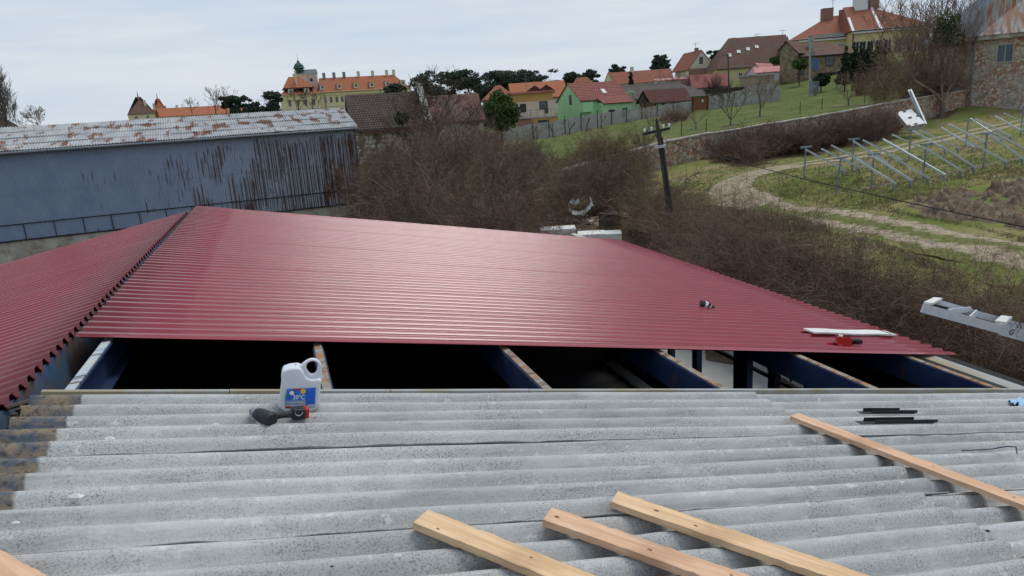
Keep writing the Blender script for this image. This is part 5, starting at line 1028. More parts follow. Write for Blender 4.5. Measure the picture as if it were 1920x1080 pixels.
# stone clad house
R = 142
h = house('stone_clad_house', 'stone clad house with broad brown hipped roof and light chimney on the slope', 'house', (1497, 104.5), R, 12, 1612, 10, 7, 2.3, 'stonehouse', 'tilebrown', 'hip', .5, hipin=(1.0, 4.5), chimneys=[(.27, .32, 1, 3.4, .9, 'panel')])
L = h.L
window(None, h, L*.52, -.5, 1.3, 1.5, 'glassd', 'browntimber'); window(None, h, L*.80, -.5, .8, 1.0, 'glassd', 'browntimber'); window(None, h, L*.04, -2.0, 1.2, 1.2, 'glassd', 'browntimber')
t = MB(); t.box(L*.33, L*.75, -1.5, -.01, -3.5, -3.3); t.build('porch_roof', 'browntimber', h)
A, rz, L2 = setup((1463, 92), R+1, -30, 1497)
h = Th('stone_side_wing', 'left wing of stone cladding with a sloping gable beside the broad hipped roof', 'house', tuple(A), rz); t = MB(); t.poly([(0, 0, -6), (L2, 0, -6), (L2, 0, -1.2), (L2*.35, 0, 1.2), (0, 0, 0)]); t.poly([(0, 4, -6), (0, 4, 0), (L2*.35, 4, 1.2), (L2, 4, -1.2), (L2, 4, -6)]); t.quad((0, 0, -6), (0, 0, 0), (0, 4, 0), (0, 4, -6)); t.build('wall', 'stonehouse', h)
t = MB(); t.quad((-.3, -.3, -.3), (L2*.35, -.3, 1.35), (L2*.35, 4, 1.35), (-.3, 4, -.3)); t.quad((L2*.35, -.3, 1.35), (L2+.3, -.3, -1.1), (L2+.3, 4, -1.1), (L2*.35, 4, 1.35)); t.build('roof', 'tilebrown', h)
# big yellow building
R = 180; g_ = 'yellow school block'
h = house('yellow_villa', 'left wing of the big yellow building under a red hipped roof', 'building', (1488, 73), R, 9, 1600, 18, 10, 5.0, 'yellow', 'redtile' if 'redtile' in M else 'tileclay', 'hip', .6, hipin=(9, .01), chimneys=[(.68, .48, 4.2, 6.6, 2.4, 'brick'), (.97, .5, 4.5, 6.0, 1.6, 'brick')])
L = h.L; t = MB(); t.box(0, L, -.5, -.005, -.9, -.2); t.build('cornice', 'white', h)
t = MB(); k = 6.8/9; t.beam((L*.38, -.3, .5), (L*.99, -.3, .5), .3, 1.1); t.build('parapet', 'panel', h)
for x in (.55, .68, .8, .92): window(None, h, L*x, -1.9, 1.2, 2.2, 'glassl', 'white')
h = house('yellow_villa_wing', 'right wing of the big yellow building, half behind the tall bare tree', 'building', (1599, 55.5), R-3, 14, 1745, 18, 10, 5.6, 'yellow', 'tileclay', 'hip', .6, hipin=(.01, 11), chimneys=[(.22, .47, 4.5, 7.4, 2.6, 'white'), (.40, .48, 4.6, 7.6, 2.0, 'brick')])
L = h.L; t = MB(); t.box(0, L, -.5, -.005, -.9, -.2); t.build('cornice', 'white', h)
for x, in [(v,) for v in (.05, .14, .24, .35, .47, .6, .75, .9)]: window(None, h, L*x, -2.6, 1.25, 2.9, 'glassd', 'cream', proud=.1)
t = MB(); t.tube((.0, -.6, -10), (0, -.6, -.9), .14, n=6); t.build('downpipe', 'browntimber', h)
for x in (.0, .36): t = MB(); t.beam((L*x, -.65, -.35), (L*x+.01, 8.8 if x else 4, 5.7 if x else 2.9), .5, .35); t.build('white_seam', 'white', h.roof)
t = MB(); t.box(8, 8.1, 5, 5.1, 7, 12); t.box(9.4, 9.5, 5, 5.1, 7, 11); t.build('antenna_mast', 'galv', h.roof)
house('hill_house', 'brick red house with pale cornice above the ruin at the top right corner', 'house', (1862, 17), 135, 6, 1990, 12, 9, 5, 'stonehouse', 'tilebrown', 'hip', .6, hipin=(3, 3), wins=[(.28, 1.2, 1.2, 2.2), (.48, 1.0, 1.6, 2.6), (.7, 1, 1.4, 2.4)])
# --- ruined tower
A, rz, LL = setup((1832, 70.5), 85, -6, 1975)
tw = Th('ruined_house', 'tall crumbling brick and plaster building with rusty pyramid tin roof at the right edge', 'building', tuple(A), rz)
sk = -4.4       # left face runs away from the corner
ex2 = np.array([-4.0, 2.6, 0]); c0 = np.array([0, 0, 0.]); c1 = np.array([LL, 0, 0]); c3 = ex2*1.15; dz = np.array([0, 0, -14.])
t = MB(); t.quad(c0+dz, c1+dz, c1, c0); t.quad(c3+dz, c0+dz, c0, c3); t.quad(c1+dz, c1+dz+[0, 9, 0], c1+[0, 9, 0], c1); t.quad(c1+[0, 9, 0]+dz, c3+[2, 6, 0]+dz, c3+[2, 6, 0], c1+[0, 9, 0]); t.quad(c3+[2, 6, 0]+dz, c3+dz, c3, c3+[2, 6, 0]); t.build('wall', 'ruin', tw)
t = MB(); t.beam(c0+[-.0, -.15, .12], c1+[0, -.15, .12], .5, .42); t.beam(c3+[-.2, -.1, .12], c0+[0, -.12, .118], .5, .42); t.build('cornice', 'stonebase', tw)
ap = np.array([.75, 2.8, 4.85]); ap2 = ap+[.9, .5, .02]
t = MB(); e0, e1_, e3_ = c0+[0, -.5, .1], c1+[.2, -.5, .1], c3+[-.5, -.2, .1]; t.quad(e0, e1_, ap2+[2.0, 2, -.9], ap); t.build('roof', 'ruinroof', tw)
t = MB(); t.tri(e3_, e0, ap); t.quad(e3_, ap, ap2, c3+[2, 6, .1]); t.quad(ap, ap2+[2, 2, -.9], c1+[0, 9, .1], c3+[2, 6, .1]); t.quad(ap2+[2, 2, -.9], e1_, c1+[0, 9, .1], c1+[0, 9, .1]+[0, .01, 0]); t.build('roof', 'ruinroofL', tw)
for k in range(1, 9):
    a = e0+(e1_-e0)*k/9; b = ap+(ap2+[2, 2, -.9]-ap)*min(1, k/9); t = MB(); t.beam(a+[0, 0, .07], b+[0, 0, .07], .06, .07); t.build('roof_seam', 'ruinroof', tw)
t = MB(); t.beam(e0+[0, 0, .1], ap+[0, 0, .1], .25, .1); t.build('hip_flashing', 'galv_dk', tw)
w1 = 4.0; window(None, tw, (1890-1832)/143*LL, -(83-68+1)*85/1303+.15, 1.2, 1.55, 'glassd', 'panel')
t = MB(); t.tube((-.05, -.15, -6.0), (-.05, -.15, -.3), .07, n=6); t.build('downpipe', 'galv_dk', tw)
# ================================================================== GARDEN WALL
gw = Th('garden_wall', 'long old mixed stone and brick wall holding up the garden above the field', 'wall', (0, 0, 0))
t = MB(); cp = MB(); n = len(WALL); prev = None
Wl = WALL.copy(); Wl = np.vstack([Wl, [Wl[-1]+[1.6, -.2, 0]]])
sub = []
for a, b in zip(Wl[:-1], Wl[1:]):
    m_ = max(2, int(np.linalg.norm(b-a)/1.0)); sub += [a+(b-a)*k/m_ for k in range(m_)]
sub.append(Wl[-1]); sub = np.array(sub); sub[:, 2] += np.convolve(rng.normal(size=len(sub)+4)*.10, np.ones(5)/5, 'valid')
dist = 0
for i, (a, b) in enumerate(zip(sub[:-1], sub[1:])):
    d = _n(np.array([b[0]-a[0], b[1]-a[1], 0])); nrm = np.array([-d[1], d[0], 0]); th_ = .45
    lo_a, lo_b = np.array([a[0], a[1], min(gz(a[0], a[1])-1.5, a[2]-2)]), np.array([b[0], b[1], min(gz(b[0], b[1])-1.5, b[2]-2)])
    for s_, fl in ((-1, 0), (1, 1)):
        oa = nrm*(th_/2)*s_; pts = [lo_a+oa, lo_b+oa, b+oa, a+oa]
        i0 = len(t.v); t.v += pts if not fl else pts; t.f.append((i0, i0+1, i0+2, i0+3) if not fl else (i0+3, i0+2, i0+1, i0)); t.mi.append(0)
        L_ = np.linalg.norm(b-a); uv = [(dist, lo_a[2]), (dist+L_, lo_b[2]), (dist+L_, b[2]), (dist, a[2])]; t.uv += uv if not fl else uv[::-1]
    dist += np.linalg.norm(b-a)
    cp.beam(a+[0, 0, .09], b+[0, 0, .09], .62, .12)
t.build('wall_face', 'gardenwall', gw); cp.build('coping', 'stonebase', gw)
# ================================================================== CONCRETE FENCE behind the lawn
fpx = [(872, 283, 104), (935, 271, 106), (1000, 258, 108), (1030, 254.5, 108), (1060, 250, 108), (1090, 244, 108), (1120, 238, 108), (1147, 233.5, 109), (1174, 229, 109), (1203, 223.5, 110), (1232, 218.5, 111), (1262, 213.5, 112), (1297, 208, 113)]
def panel_fence(pts, hh, label, name='concrete_fence', postm='dark', posth=.55, m='panel', endtop=None):
    f = Th(name, label, 'fence', (0, 0, 0)); Pn = [P(*a) for a in pts]
    for i, (a, b) in enumerate(zip(Pn[:-1], Pn[1:])):
        h_ = hh[i] if isinstance(hh, (list, tuple)) else hh
        t = MB(); d = _n(b-a); t.beam(a+[0, 0, h_], b+[0, 0, h_], .08, h_+.8); t.build('panel', m, f)
        t = MB(); off = np.array([.12*d[1], -.12*d[0], 0]); t.tube(a+off-[0, 0, .3], a+off+[0, 0, h_+posth], .05, n=6); t.build('post', postm, f)
    return f
panel_fence(fpx, [2.05, 2.05, 2.05, 2.05, 2.0, 1.95, 1.9, 1.85, 1.75, 1.6, 1.55, 1.5], 'pale concrete panel fence with dark posts in front of the green house')
fpx2 = [(1326, 205, 114), (1350, 201.5, 115), (1373, 199, 116), (1397, 196, 116), (1422, 192, 117), (1446, 188.5, 118), (1462, 186, 119)]
panel_fence(fpx2, [1.9, 2.0, 2.2, 2.6, 2.6, 2.2], 'rough grey concrete fence right of the brown gate', posth=0, postm='panel')
a, b = P(1300, 207.5, 113), P(1325, 205, 113.5)
g = Th('wooden_gate', 'brown timber double gate with a white notice in the concrete fence', 'gate', tuple(a), math.atan2((b-a)[1], (b-a)[0])); Lg = np.linalg.norm((b-a)[:2])
for k in (0, 1): t = MB(); t.box(k*Lg/2+.02, (k+1)*Lg/2-.02, -.05, .05, 0, 1.95); t.build('leaf', 'gate', g)
t = MB(); t.box(-.25, -.02, -.12, .12, -.3, 2.1); t.box(Lg+.02, Lg+.25, -.12, .12, -.3, 2.1); t.build('gate_post', 'browntimber', g); t = MB(); t.box(Lg*.62, Lg*.62+.25, -.075, -.055, 1.2, 1.55); t.build('notice', 'white', g); t = MB(); t.box(-.8, Lg+.5, -.3, .6, 2.12, 2.25); t.build('gate_roof', 'panel', g)
# ================================================================== POLES, WIRES
def pole_tilt(pb, pt, r):         # base pixel -> ground point, top over it
    return None
b0 = hit(1262, 440, 0); 
rB = np.linalg.norm(b0-O); rt = 33.0
base = P(1259, 425, rt); top = P(1232, 232, rt*.985)
g0 = gz(base[0], base[1]); base = top+(base-top)*((top[2]-g0+.3)/(top[2]-base[2]))
up_ = Th('utility_pole', 'leaning dark wooden utility pole with white insulators on a tilted crossarm', 'utility pole', tuple(base))
T_ = lambda p: np.array(p)-base
t = MB(); t.tube(T_(base), T_(top), .115, .09, 10); t.build('shaft', 'wood', up_)
d = _n(top-base); sidev = _n(np.cross(d, O-top)); t = MB(); t.tube(T_(top-d*.6)+sidev*.12, T_(base)+sidev*.13, .05, n=6); t.tube(T_(top-d*1.0)+sidev*.02-[0, .15, 0], T_(top-d*4.2)-[0, .17, 0], .05, n=6); t.build('cable_conduit', 'dark', up_)
t = MB(); t.beam(T_(top-d*.95)-sidev*.25, T_(top-d*.95)+sidev*.25, .42, .12, up=tuple(d)); t.build('steel_collar', 'galv', up_)
ca, cb = P(1205, 249, rt*.985), P(1256, 238, rt*.985); t = MB(); t.beam(T_(ca), T_(cb), .10, .12); t.build('crossarm', 'dark', up_)
for f in (.07, .34, .76, .97):
    p = T_(ca+(cb-ca)*f); t = MB(); t.tube(p, p+[0, 0, .10], .035, .05, 10); t.tube(p+[0, 0, .10], p+[0, 0, .17], .06, .045, 10); t.build('insulator', 'lwhite', up_)
t = MB(); t.tube(T_(top), T_(top+d*.25), .07, .04, 8); t.tube(T_(ca+(cb-ca)*.4), T_(top-d*.9), .02, n=5); t.tube(T_(ca+(cb-ca)*.7), T_(top-d*.9), .02, n=5); t.build('bracket', 'dark', up_)
def wire(name, label, a, b, sag, r, m='dark', n=24, group=None):
    t = MB(); pts = [a+(b-a)*k/n-np.array([0, 0, sag*4*(k/n)*(1-k/n)]) for k in range(n+1)]
    for p, q in zip(pts[:-1], pts[1:]): t.tube(p, q, r, n=5, cap=False)
    o = t.build(name, m); tag(o, label, 'cable', group); return o
e = P(1925, 414, 17); ee = e+(e-P(1297, 282, 33))*.3
wire('power_cable', 'long dark cable sagging from the leaning pole across the field to the right edge', P(1244, 262, 33), ee, .25, .014)
def simple_pole(pxb, pxt, r, label, m='wood', rr=.14, extra=None, name='wooden_pole'):
    b, t_ = P(*pxb, r), P(*pxt, r); o = Th(name, label, 'pole', tuple(b)); t = MB(); t.tube((0, 0, -1.5), tuple(t_-b), rr, rr*.8, 8); t.build('shaft', m, o); return o, t_-b
o, q = simple_pole((1367, 160), (1365, 101), 128, 'brown wooden pole standing before the red step tiled roof'); t = MB(); t.beam(q-[1.2, 0, .1], q+[.3, 0, -.1], .12, .12); t.build('crossarm', 'wood', o)
o, q = simple_pole((1519, 178), (1519, 80), 117, 'tall grey concrete pole carrying a blue board beside a grey cabinet', 'panel', .17, name='concrete_pole')
t = MB(); t.box(-.3, .3, -.3, .3, 5.6, 6.2); t.build('pole_fitting', 'galv_dk', o)
M['blueboard'] = mat('faded_blue_board', (.07, .12, .22), (.11, .17, .28), scale=2, rough=.7)
t = MB(); t.beam((.2, 0, 5.4), (1.7, .2, 5.0), .08, 1.6); o2 = t.build('trampoline_net', 'blueboard', o)
b = P(1525, 178, 116); o = Th('electric_cabinet', 'grey electric cabinet on a plinth at the foot of the concrete pole', 'cabinet', tuple(b)); t = MB(); t.box(-.35, .45, -.3, .3, -.4, .35); t.build('plinth', 'panel', o); t = MB(); t.box(-.5, .62, -.4, .4, .36, 1.95); bb = t.build('cabinet_body', 'galv_dk', o); t = MB(); t.box(-.35, -.15, -.42, -.402, 1.1, 1.4); t.build('warning_sign', 'white', bb)
def antenna(px, py, r, label, hh=2.5, rods=2):
    b = P(px, py, r); o = Th('roof_antenna', label, 'antenna', tuple(b)); t = MB(); t.tube((0, 0, -1), (0, 0, hh), .05, n=5); t.build('mast', 'galv_dk', o); t = MB()
    for k in range(rods): t.tube((-.9, 0, hh-.1-k*.5), (.9, 0, hh-.1-k*.5), .035, n=5); 
    for k in range(5): t.tube((-.8+k*.4, -.3, hh-.1), (-.8+k*.4, .3, hh-.1), .03, n=4)
    t.build('elements', 'galv_dk', o)
antenna(1304, 99, 203, 'twin headed antenna on the ridge of the tall clay roof', 2.6); antenna(1375, 92, 196, 'thin mast at the left end of the huge brown roof', 2.8, 0); antenna(1419, 82, 196, 'antenna in the middle of the huge brown roof', 2.4, 2); antenna(987, 162, 150, 'antenna with dish on the orange roof', 2.6, 1)
antenna(1561, 22, 185, 'telecom mast on the left of the red villa roof', 2.6, 1); antenna(1467, 74, 195, 'thin rod at the right gable of the huge brown roof', 2.2, 0)
# ================================================================== SOLAR RACKS
def Z5(x, y): return x/4+1440, y/4+180
def rail(par, hi_, lo_, Hh, Hl=.38):
    a, b = hit(*Z5(*hi_), Hh), hit(*Z5(*lo_), Hl); t = MB(); t.beam(a, b, .08, .095); r = t.build('rail', 'galv', par)
    t = MB(); t.tube(b-_n(b-a)*.15-[0, 0, .12], [b[0], b[1], gz(b[0], b[1])-.1], .06, n=6); t.build('foot', 'galv_dk', r)
def post(par, tp, bt_, m='galv_dk'):
    g0 = hit(*Z5(*bt_), 0); top = P(*Z5(*tp), np.linalg.norm(g0-O)); top = np.array([g0[0]+(top-g0)[0]*.7, g0[1], top[2]]); t = MB(); t.tube(g0-[0, 0, .2], top, .045, n=8); p = t.build('post', m, par)
    t = MB(); t.beam(top-[.38, 0, -.03], top+[.38, 0, .03], .1, .09); t.build('post_head', 'galv_dk', p); return top
r1 = Th('solar_rack', 'back row of bare sloping steel rails for solar panels, nearest the old wall', 'solar rack', tuple(hit(*Z5(285, 620)))); r1.o.location = (0, 0, 0)
r2_ = Th('solar_rack', 'front row of bare sloping steel rails for solar panels, nearest the ploughed soil', 'solar rack', (0, 0, 0))
for a in (((285, 395), (575, 550)), ((405, 390), (695, 530)), ((480, 365), (790, 518)), ((640, 330), (905, 500)), ((715, 325), (1010, 475)), ((935, 285), (1190, 405)), ((1085, 255), (1340, 400)), ((1140, 250), (1435, 385)), ((1355, 205), (1645, 345)), ((1555, 165), (1830, 300)), ((1705, 145), (1950, 285)), ((1770, 125), (1990, 225))): rail(r1, *a, 1.75)
for a in (((660, 465), (960, 650)), ((780, 440), (1085, 628)), ((915, 435), (1215, 610)), ((865, 320), (1330, 585)), ((1180, 380), (1460, 555)), ((1300, 365), (1555, 528)), ((1300, 230), (1550, 380)), ((1480, 320), (1795, 488)), ((1520, 165), (1760, 320)), ((1665, 285), (1920, 465)), ((1700, 270), (1990, 425)), ((1900, 240), (2100, 380))): rail(r2_, *a, 1.75)
for a in (((278, 380), (268, 622)), ((632, 320), (628, 562)), ((1062, 248), (1055, 480)), ((1487, 180), (1483, 380)), ((1902, 75), (1892, 305))): post(r1, *a)
for a in (((555, 462), (508, 745)), ((788, 432), (768, 698)), ((1172, 358), (1160, 622)), ((1622, 278), (1612, 545))): post(r2_, *a)
# ================================================================== white board + leaning rails by the wall
q = [P(1681, 211, 70), P(1709, 204.5, 70.4), P(1735, 231, 67.6), P(1703, 237.5, 67.4)]; q[2][2] = max(q[2][2], gz(*q[2][:2])+.1); c = sum(q)/4; nv = _n(np.cross(q[1]-q[0], q[3]-q[0])); nv = nv if nv@(O-c) > 0 else -nv
o = Th('white_crate_lid', 'white slab with black spots leaning by the old wall under two steel rails', 'slab', (0, 0, 0)); t = MB(); t.box8([*[p-nv*.45 for p in (q[3], q[2], q[1], q[0])], *[p for p in (q[3], q[2], q[1], q[0])]]); t.build('crate_side', 'stonebase', o)
t = MB(); t.quad(*[p+nv*.01 for p in (q[3], q[2], q[1], q[0])]); sl = t.build('slab_face', 'white', o)
def onq(px, py): r = ray(px, py); return O+r*(((c+nv*.05-O)@nv)/(r@nv))
for px, py in ((1696, 208), (1682, 211.5), (1706.5, 220), (1721, 217), (1704, 235), (1717, 232)):
    p = onq(px, py); t = MB(); ex_ = _n(q[1]-q[0]); ey_ = np.cross(nv, ex_); t.poly([p+ex_*.15*math.cos(k)+ey_*.15*math.sin(k) for k in np.arange(8)*math.pi/4]); t.build('black_clamp', 'dark', sl)
rl = Th('leaning_rails', 'two long galvanised rails propped up against the old wall', 'rails', (0, 0, 0))
for (a, b) in (((1704, 168, 71.5), (1734, 233, 68.5)), ((1708, 167, 71.3), (1737, 232, 68.3))): t = MB(); t.beam(P(*a), P(*b), .12, .14); t.build('rail', 'galv', rl)
# ================================================================== white block stacks beyond the far edge of the red roof
def blockstack(x0, x1, ytop, r, label, nl=2, m='ladderw', dpt=1.1, cols=3):
    A, rz, L = setup((x0, ytop), r, 0, x1); g0 = gz(A[0], A[1]); o = Th('block_stack', label, 'stack of blocks', (A[0], A[1], A[2]), rz, 'white block stacks beyond the red roof')
    hh = (A[2]-g0); rr = np.random.default_rng(int(x0)); lay = max(2, int(hh/.28)); lh = hh/lay
    for k in range(lay):
        for c in range(cols):
            t = MB(); s_ = .015+rr.uniform(0, .03); t.box(L*c/cols+s_, L*(c+1)/cols-.01, rr.uniform(0, .05), dpt, -lh*(k+1)+.008, -lh*k); t.build('block', m, o)
blockstack(1012, 1080, 432.5, 34, 'left stack of white blocks just beyond the far red roof edge', cols=1)
blockstack(1082, 1135, 441, 33, 'middle low stack of white blocks beyond the far red roof edge', cols=1)
blockstack(1122, 1166, 440, 33.5, 'right stack of white blocks with weathered end beyond the far red roof edge', cols=1)
o = Th('red_white_box', 'small red and white box standing beyond the far red roof edge', 'box', tuple(P(907, 430, 33))); t = MB(); t.box(0, .40, 0, .4, -4.5, -.02); t.build('box_base', 'lred', o); t = MB(); t.box(.0, .38, -.02, .38, .0, .26); t.build('box_top', 'white', o)
# rubble and stumps
p = hit(1175, 412); V = []; FF = []; r = np.random.default_rng(5); t = MB()
for k in range(260):
    c = p+np.array([r.normal()*1.5, r.normal()*2.6, 0]); c[2] = gz(c[0], c[1])+r.uniform(-.02, .25); s_ = r.uniform(.07, .24); a = r.normal(size=(8, 3))*.12*s_; bx = np.array([(-1, -1, -1), (1, -1, -1), (1, 1, -1), (-1, 1, -1), (-1, -1, 1), (1, -1, 1), (1, 1, 1), (-1, 1, 1)])*s_*[1, .7, .4]+a
    q_ = r.uniform(0, 6.28); cs_, sn_ = math.cos(q_), math.sin(q_); bx = bx@np.array([[cs_, sn_, 0], [-sn_, cs_, 0], [0, 0, 1]]); t.box8(list(bx+c))
M['rubble'] = mat('broken_brick_rubble', (.40, .27, .19), (.45, .38, .30), scale=1.5, rough=.95, c3=(.22, .19, .16), s3=1.2, t3=(.5, .56))
tag(t.build('rubble', 'rubble'), 'heap of broken bricks and stones', kind='stuff')
def blockwall(px, py, w_, h_, label, m='stonebase', rz=.2):
    p = hit(px, py); o = MB(); n = 6
    for k in range(n):
        z1 = h_*(1-.25*abs(math.sin(k*1.7))); o.box(-w_/2+w_*k/n, -w_/2+w_*(k+1)/n-.002, -.25, .25, -.4, z1)
    q_ = o.build('wall_stump', m); q_.location = tuple(p); q_.rotation_euler = (0, 0, rz); tag(q_, label, 'wall')
blockwall(1145, 437, 1.1, 1.1, 'dark broken wall stump left of the rubble heap', 'bark_dk'); blockwall(1203, 437, 1.2, 1.2, 'grey concrete stump right of the rubble heap', 'bark')
# torn plastic film
t = MB(); r = np.random.default_rng(9); pts = [(1066, 385), (1066, 392), (1073, 398), (1083, 400), (1094, 399), (1100, 393), (1107, 388), (1110, 376), (1106, 372)]; Q = [P(x, y, 37+.5*math.sin(i*2)) for i, (x, y) in enumerate(pts)]
for i, (a, b) in enumerate(zip(Q[:-1], Q[1:])):
    for k in range(3):
        a2, b2 = a+(b-a)*k/3, a+(b-a)*(k+1)/3; wv = np.array([.02, .05, .07+.05*r.uniform()]); wv2 = wv+r.normal(size=3)*.02; t.quad(a2-wv, b2-wv2, b2+wv2, a2+wv)
for (x, y) in ((1072, 380), (1082, 379), (1108, 384)):
    c = P(x, y, 37); pp = [c+np.array([math.cos(q)*.16, r.normal()*.05, math.sin(q)*.12+r.normal()*.04]) for q in np.arange(6)*1.05]
    for i in range(6): t.tri(c, pp[i], pp[(i+1) % 6])
tag(t.build('plastic_film', 'plastic'), 'torn white plastic film caught in the brown thicket', 'plastic film')
# ================================================================== ploughed soil
poly = [(1674, 388), (1700, 377), (1760, 366), (1830, 352), (1960, 330), (1990, 455), (1900, 440), (1850, 425), (1800, 415), (1740, 405)]
PG = np.array([hit(*p)[:2] for p in poly])
def inside(X, G):
    x, y = X[:, 0], X[:, 1]; c = np.zeros(len(X), bool); j = len(G)-1
    for i in range(len(G)):
        xi, yi = G[i]; xj, yj = G[j]; m_ = ((yi > y) != (yj > y)) & (x < (xj-xi)*(y-yi)/(yj-yi+1e-12)+xi); c ^= m_; j = i
    return c
def pdist(X, G):
    best = np.full(len(X), 1e9)
    for a, b in zip(G, np.roll(G, -1, 0)):
        d = b-a; t_ = np.clip(((X-a)@d)/(d@d), 0, 1); best = np.minimum(best, np.linalg.norm(X-(a+t_[:, None]*d), axis=1))
    return np.where(inside(X, G), best, -best)
st = .10; xs = np.arange(PG[:, 0].min()-.5, min(PG[:, 0].max()+.5, 60), st); ys = np.arange(PG[:, 1].min()-.5, PG[:, 1].max()+.5, st)
GX, GY = np.meshgrid(xs, ys, indexing='ij'); XY = np.stack([GX.ravel(), GY.ravel()], 1)
Z = np.zeros(len(XY)); 
for k in range(0, len(XY), 8000): Z[k:k+8000] = ground(XY[k:k+8000])
pd = np.concatenate([pdist(XY[k:k+20000], PG) for k in range(0, len(XY), 20000)])
wob = .35*np.sin(XY[:, 0]*1.1+XY[:, 1]*.6)+.25*np.sin(XY[:, 0]*.5-XY[:, 1]*2.1)
amp = np.clip((pd+wob)/.6, 0, 1); nzz = rng.normal(size=GX.shape)
def blur(a, k):
    ker = np.ones(k)/k
    a = np.apply_along_axis(lambda v: np.convolve(v, ker, 'same'), 0, a); return np.apply_along_axis(lambda v: np.convolve(v, ker, 'same'), 1, a)
rough_ = blur(nzz, 2)*.20+blur(rng.normal(size=GX.shape), 4)*.45+blur(rng.normal(size=GX.shape), 7)*.8
fur = .05*np.sin((XY@np.array([.35, .94]))*7+np.sin(XY[:, 0]*.8))
Z2 = Z-.06+amp*(.13+np.clip(rough_.ravel(), -.12, .4)+fur)
ny = len(ys); i, j = np.meshgrid(np.arange(len(xs)-1), np.arange(ny-1), indexing='ij'); i = i.ravel(); j = j.ravel(); F = np.stack([i*ny+j, (i+1)*ny+j, (i+1)*ny+j+1, i*ny+j+1], 1); keep = (amp[F] > 0).any(1)
used = np.unique(F[keep]); mp_ = np.zeros(len(XY), int); mp_[used] = np.arange(len(used))
M['soil'] = mat('dark_clods_of_soil', (.075, .050, .034), (.20, .145, .10), scale=2.6, rough=.95, bump=1, bscale=9, c3=(.25, .20, .15), s3=1.4, t3=(.58, .68))
tag(np_mesh('ploughed_soil', np.c_[XY, Z2][used], mp_[F[keep]], 'soil', smooth=False), kind='structure')
# ================================================================== TRACK
M['track'] = track_mat()
drape([(2500, 690), (2150, 570), (1990, 520), (1900, 486), (1820, 462), (1740, 440), (1640, 421), (1540, 407), (1470, 398), (1412, 388), (1372, 372), (1356, 355), (1370, 341), (1402, 329), (1460, 316), (1540, 303), (1640, 288), (1760, 262), (1860, 240), (1960, 222)], 'dirt_track', 'track', .06, 3.3)
M['trackfull'] = track_mat(True)
drape([(1450, 396), (1412, 388), (1372, 372), (1356, 355), (1370, 341), (1402, 329), (1460, 316), (1520, 306)], 'track_bend', 'trackfull', .075, 3.4)
M['bare'] = mat('bare_trodden_soil', (.12, .13, .045), (.17, .125, .085), scale=1.6, rough=.95, lo=.42, hi=.55, bump=.5, bscale=8)
drape([Z5(250, 640), Z5(560, 575), Z5(700, 545), Z5(900, 505), Z5(1190, 440), Z5(1440, 395), Z5(1640, 350), Z5(1900, 300)], 'bare_soil', 'bare', .03, .9)
drape([Z5(420, 750), Z5(760, 700), Z5(960, 660), Z5(1215, 612), Z5(1460, 562), Z5(1560, 532), Z5(1800, 490), Z5(1960, 455)], 'bare_soil', 'bare', .03, .9)

# ================================================================== TREES
def grow(p, d, L, r, lv, out, rr, spread=.6, up=.15, nch=3, taper=.68, minr=.006, wob=.12):
    n = 3; a = np.array(p, float); d = _n(d); pts = []
    for k in range(n):
        d = _n(d+rr.normal(size=3)*wob+np.array([0, 0, up*.3])); b = a+d*L/n; r1 = r*(1-.3*(k+1)/n); out.append((a, b, r*(1-.3*k/n), r1)); pts.append((b, d.copy(), r1)); a = b
    if lv <= 0: return
    for k in range(nch):
        b, dd_, rr1 = pts[-1] if k < 2 else pts[rr.integers(0, 2)]
        nd_ = _n(dd_+_n(rr.normal(size=3))*spread*rr.uniform(.6, 1.3)+np.array([0, 0, up])); grow(b, nd_, L*taper*rr.uniform(.8, 1.15), max(rr1*.66, minr), lv-1, out, rr, spread, up, nch, taper, minr, wob)
def bare_tree(px, py, pyt, label, seed, lv=5, r_=None, rng_m=None, name='bare_tree', barkm='bark', twig='twigA', spread=.6, up=.12, nch=3, trunk=.22, minr=.011, group=None, taper=.70, H=None, thick=1.0, cat='tree'):
    b = hit(px, py) if rng_m is None else P(px, py, rng_m)
    if rng_m is not None: b[2] = gz(b[0], b[1]) if H is None else b[2]
    d = np.linalg.norm(b-O); H = H or abs(pyt-py)/1303*d*1.0
    rr = np.random.default_rng(seed); out = []; Ltr = H*trunk; r0 = H*.022*thick
    total = sum(taper**k for k in range(lv+1)); seg0 = (H-Ltr)/total*1.38
    tr = [(b-[0, 0, .5], b+np.array([0, 0, Ltr*.5])+rr.normal(size=3)*.04*H*.2, r0*1.25, r0*1.05)]; tr.append((tr[0][1], b+np.array([0, 0, Ltr]), r0*1.05, r0*.9))
    for k in range(3 if nch > 2 else 2): grow(tr[1][1], _n(rr.normal(size=3)*[.6, .6, .1]+[0, 0, 1.0]), seg0, r0*.62, lv-1, out, rr, spread, up, nch, taper, minr)
    for k in range(1): grow(tr[1][1], [0, 0, 1], seg0, r0*.75, lv-1, out, rr, spread, up, nch, taper, minr)
    o = Th(name, label, cat, tuple(b), 0, group)
    V, F = tubes([s[0]-b for s in tr], [s[1]-b for s in tr], [s[2] for s in tr], [s[3] for s in tr], 8); np_mesh('trunk', V, F, barkm, o, smooth=True)
    A = np.array([s[0]-b for s in out]); B = np.array([s[1]-b for s in out]); V, F = tubes(A, B, [s[2] for s in out], [s[3] for s in out], 3)
    np_mesh('crown', V, F, twig, o); LITTER.append((b[0], b[1], .6)); return o
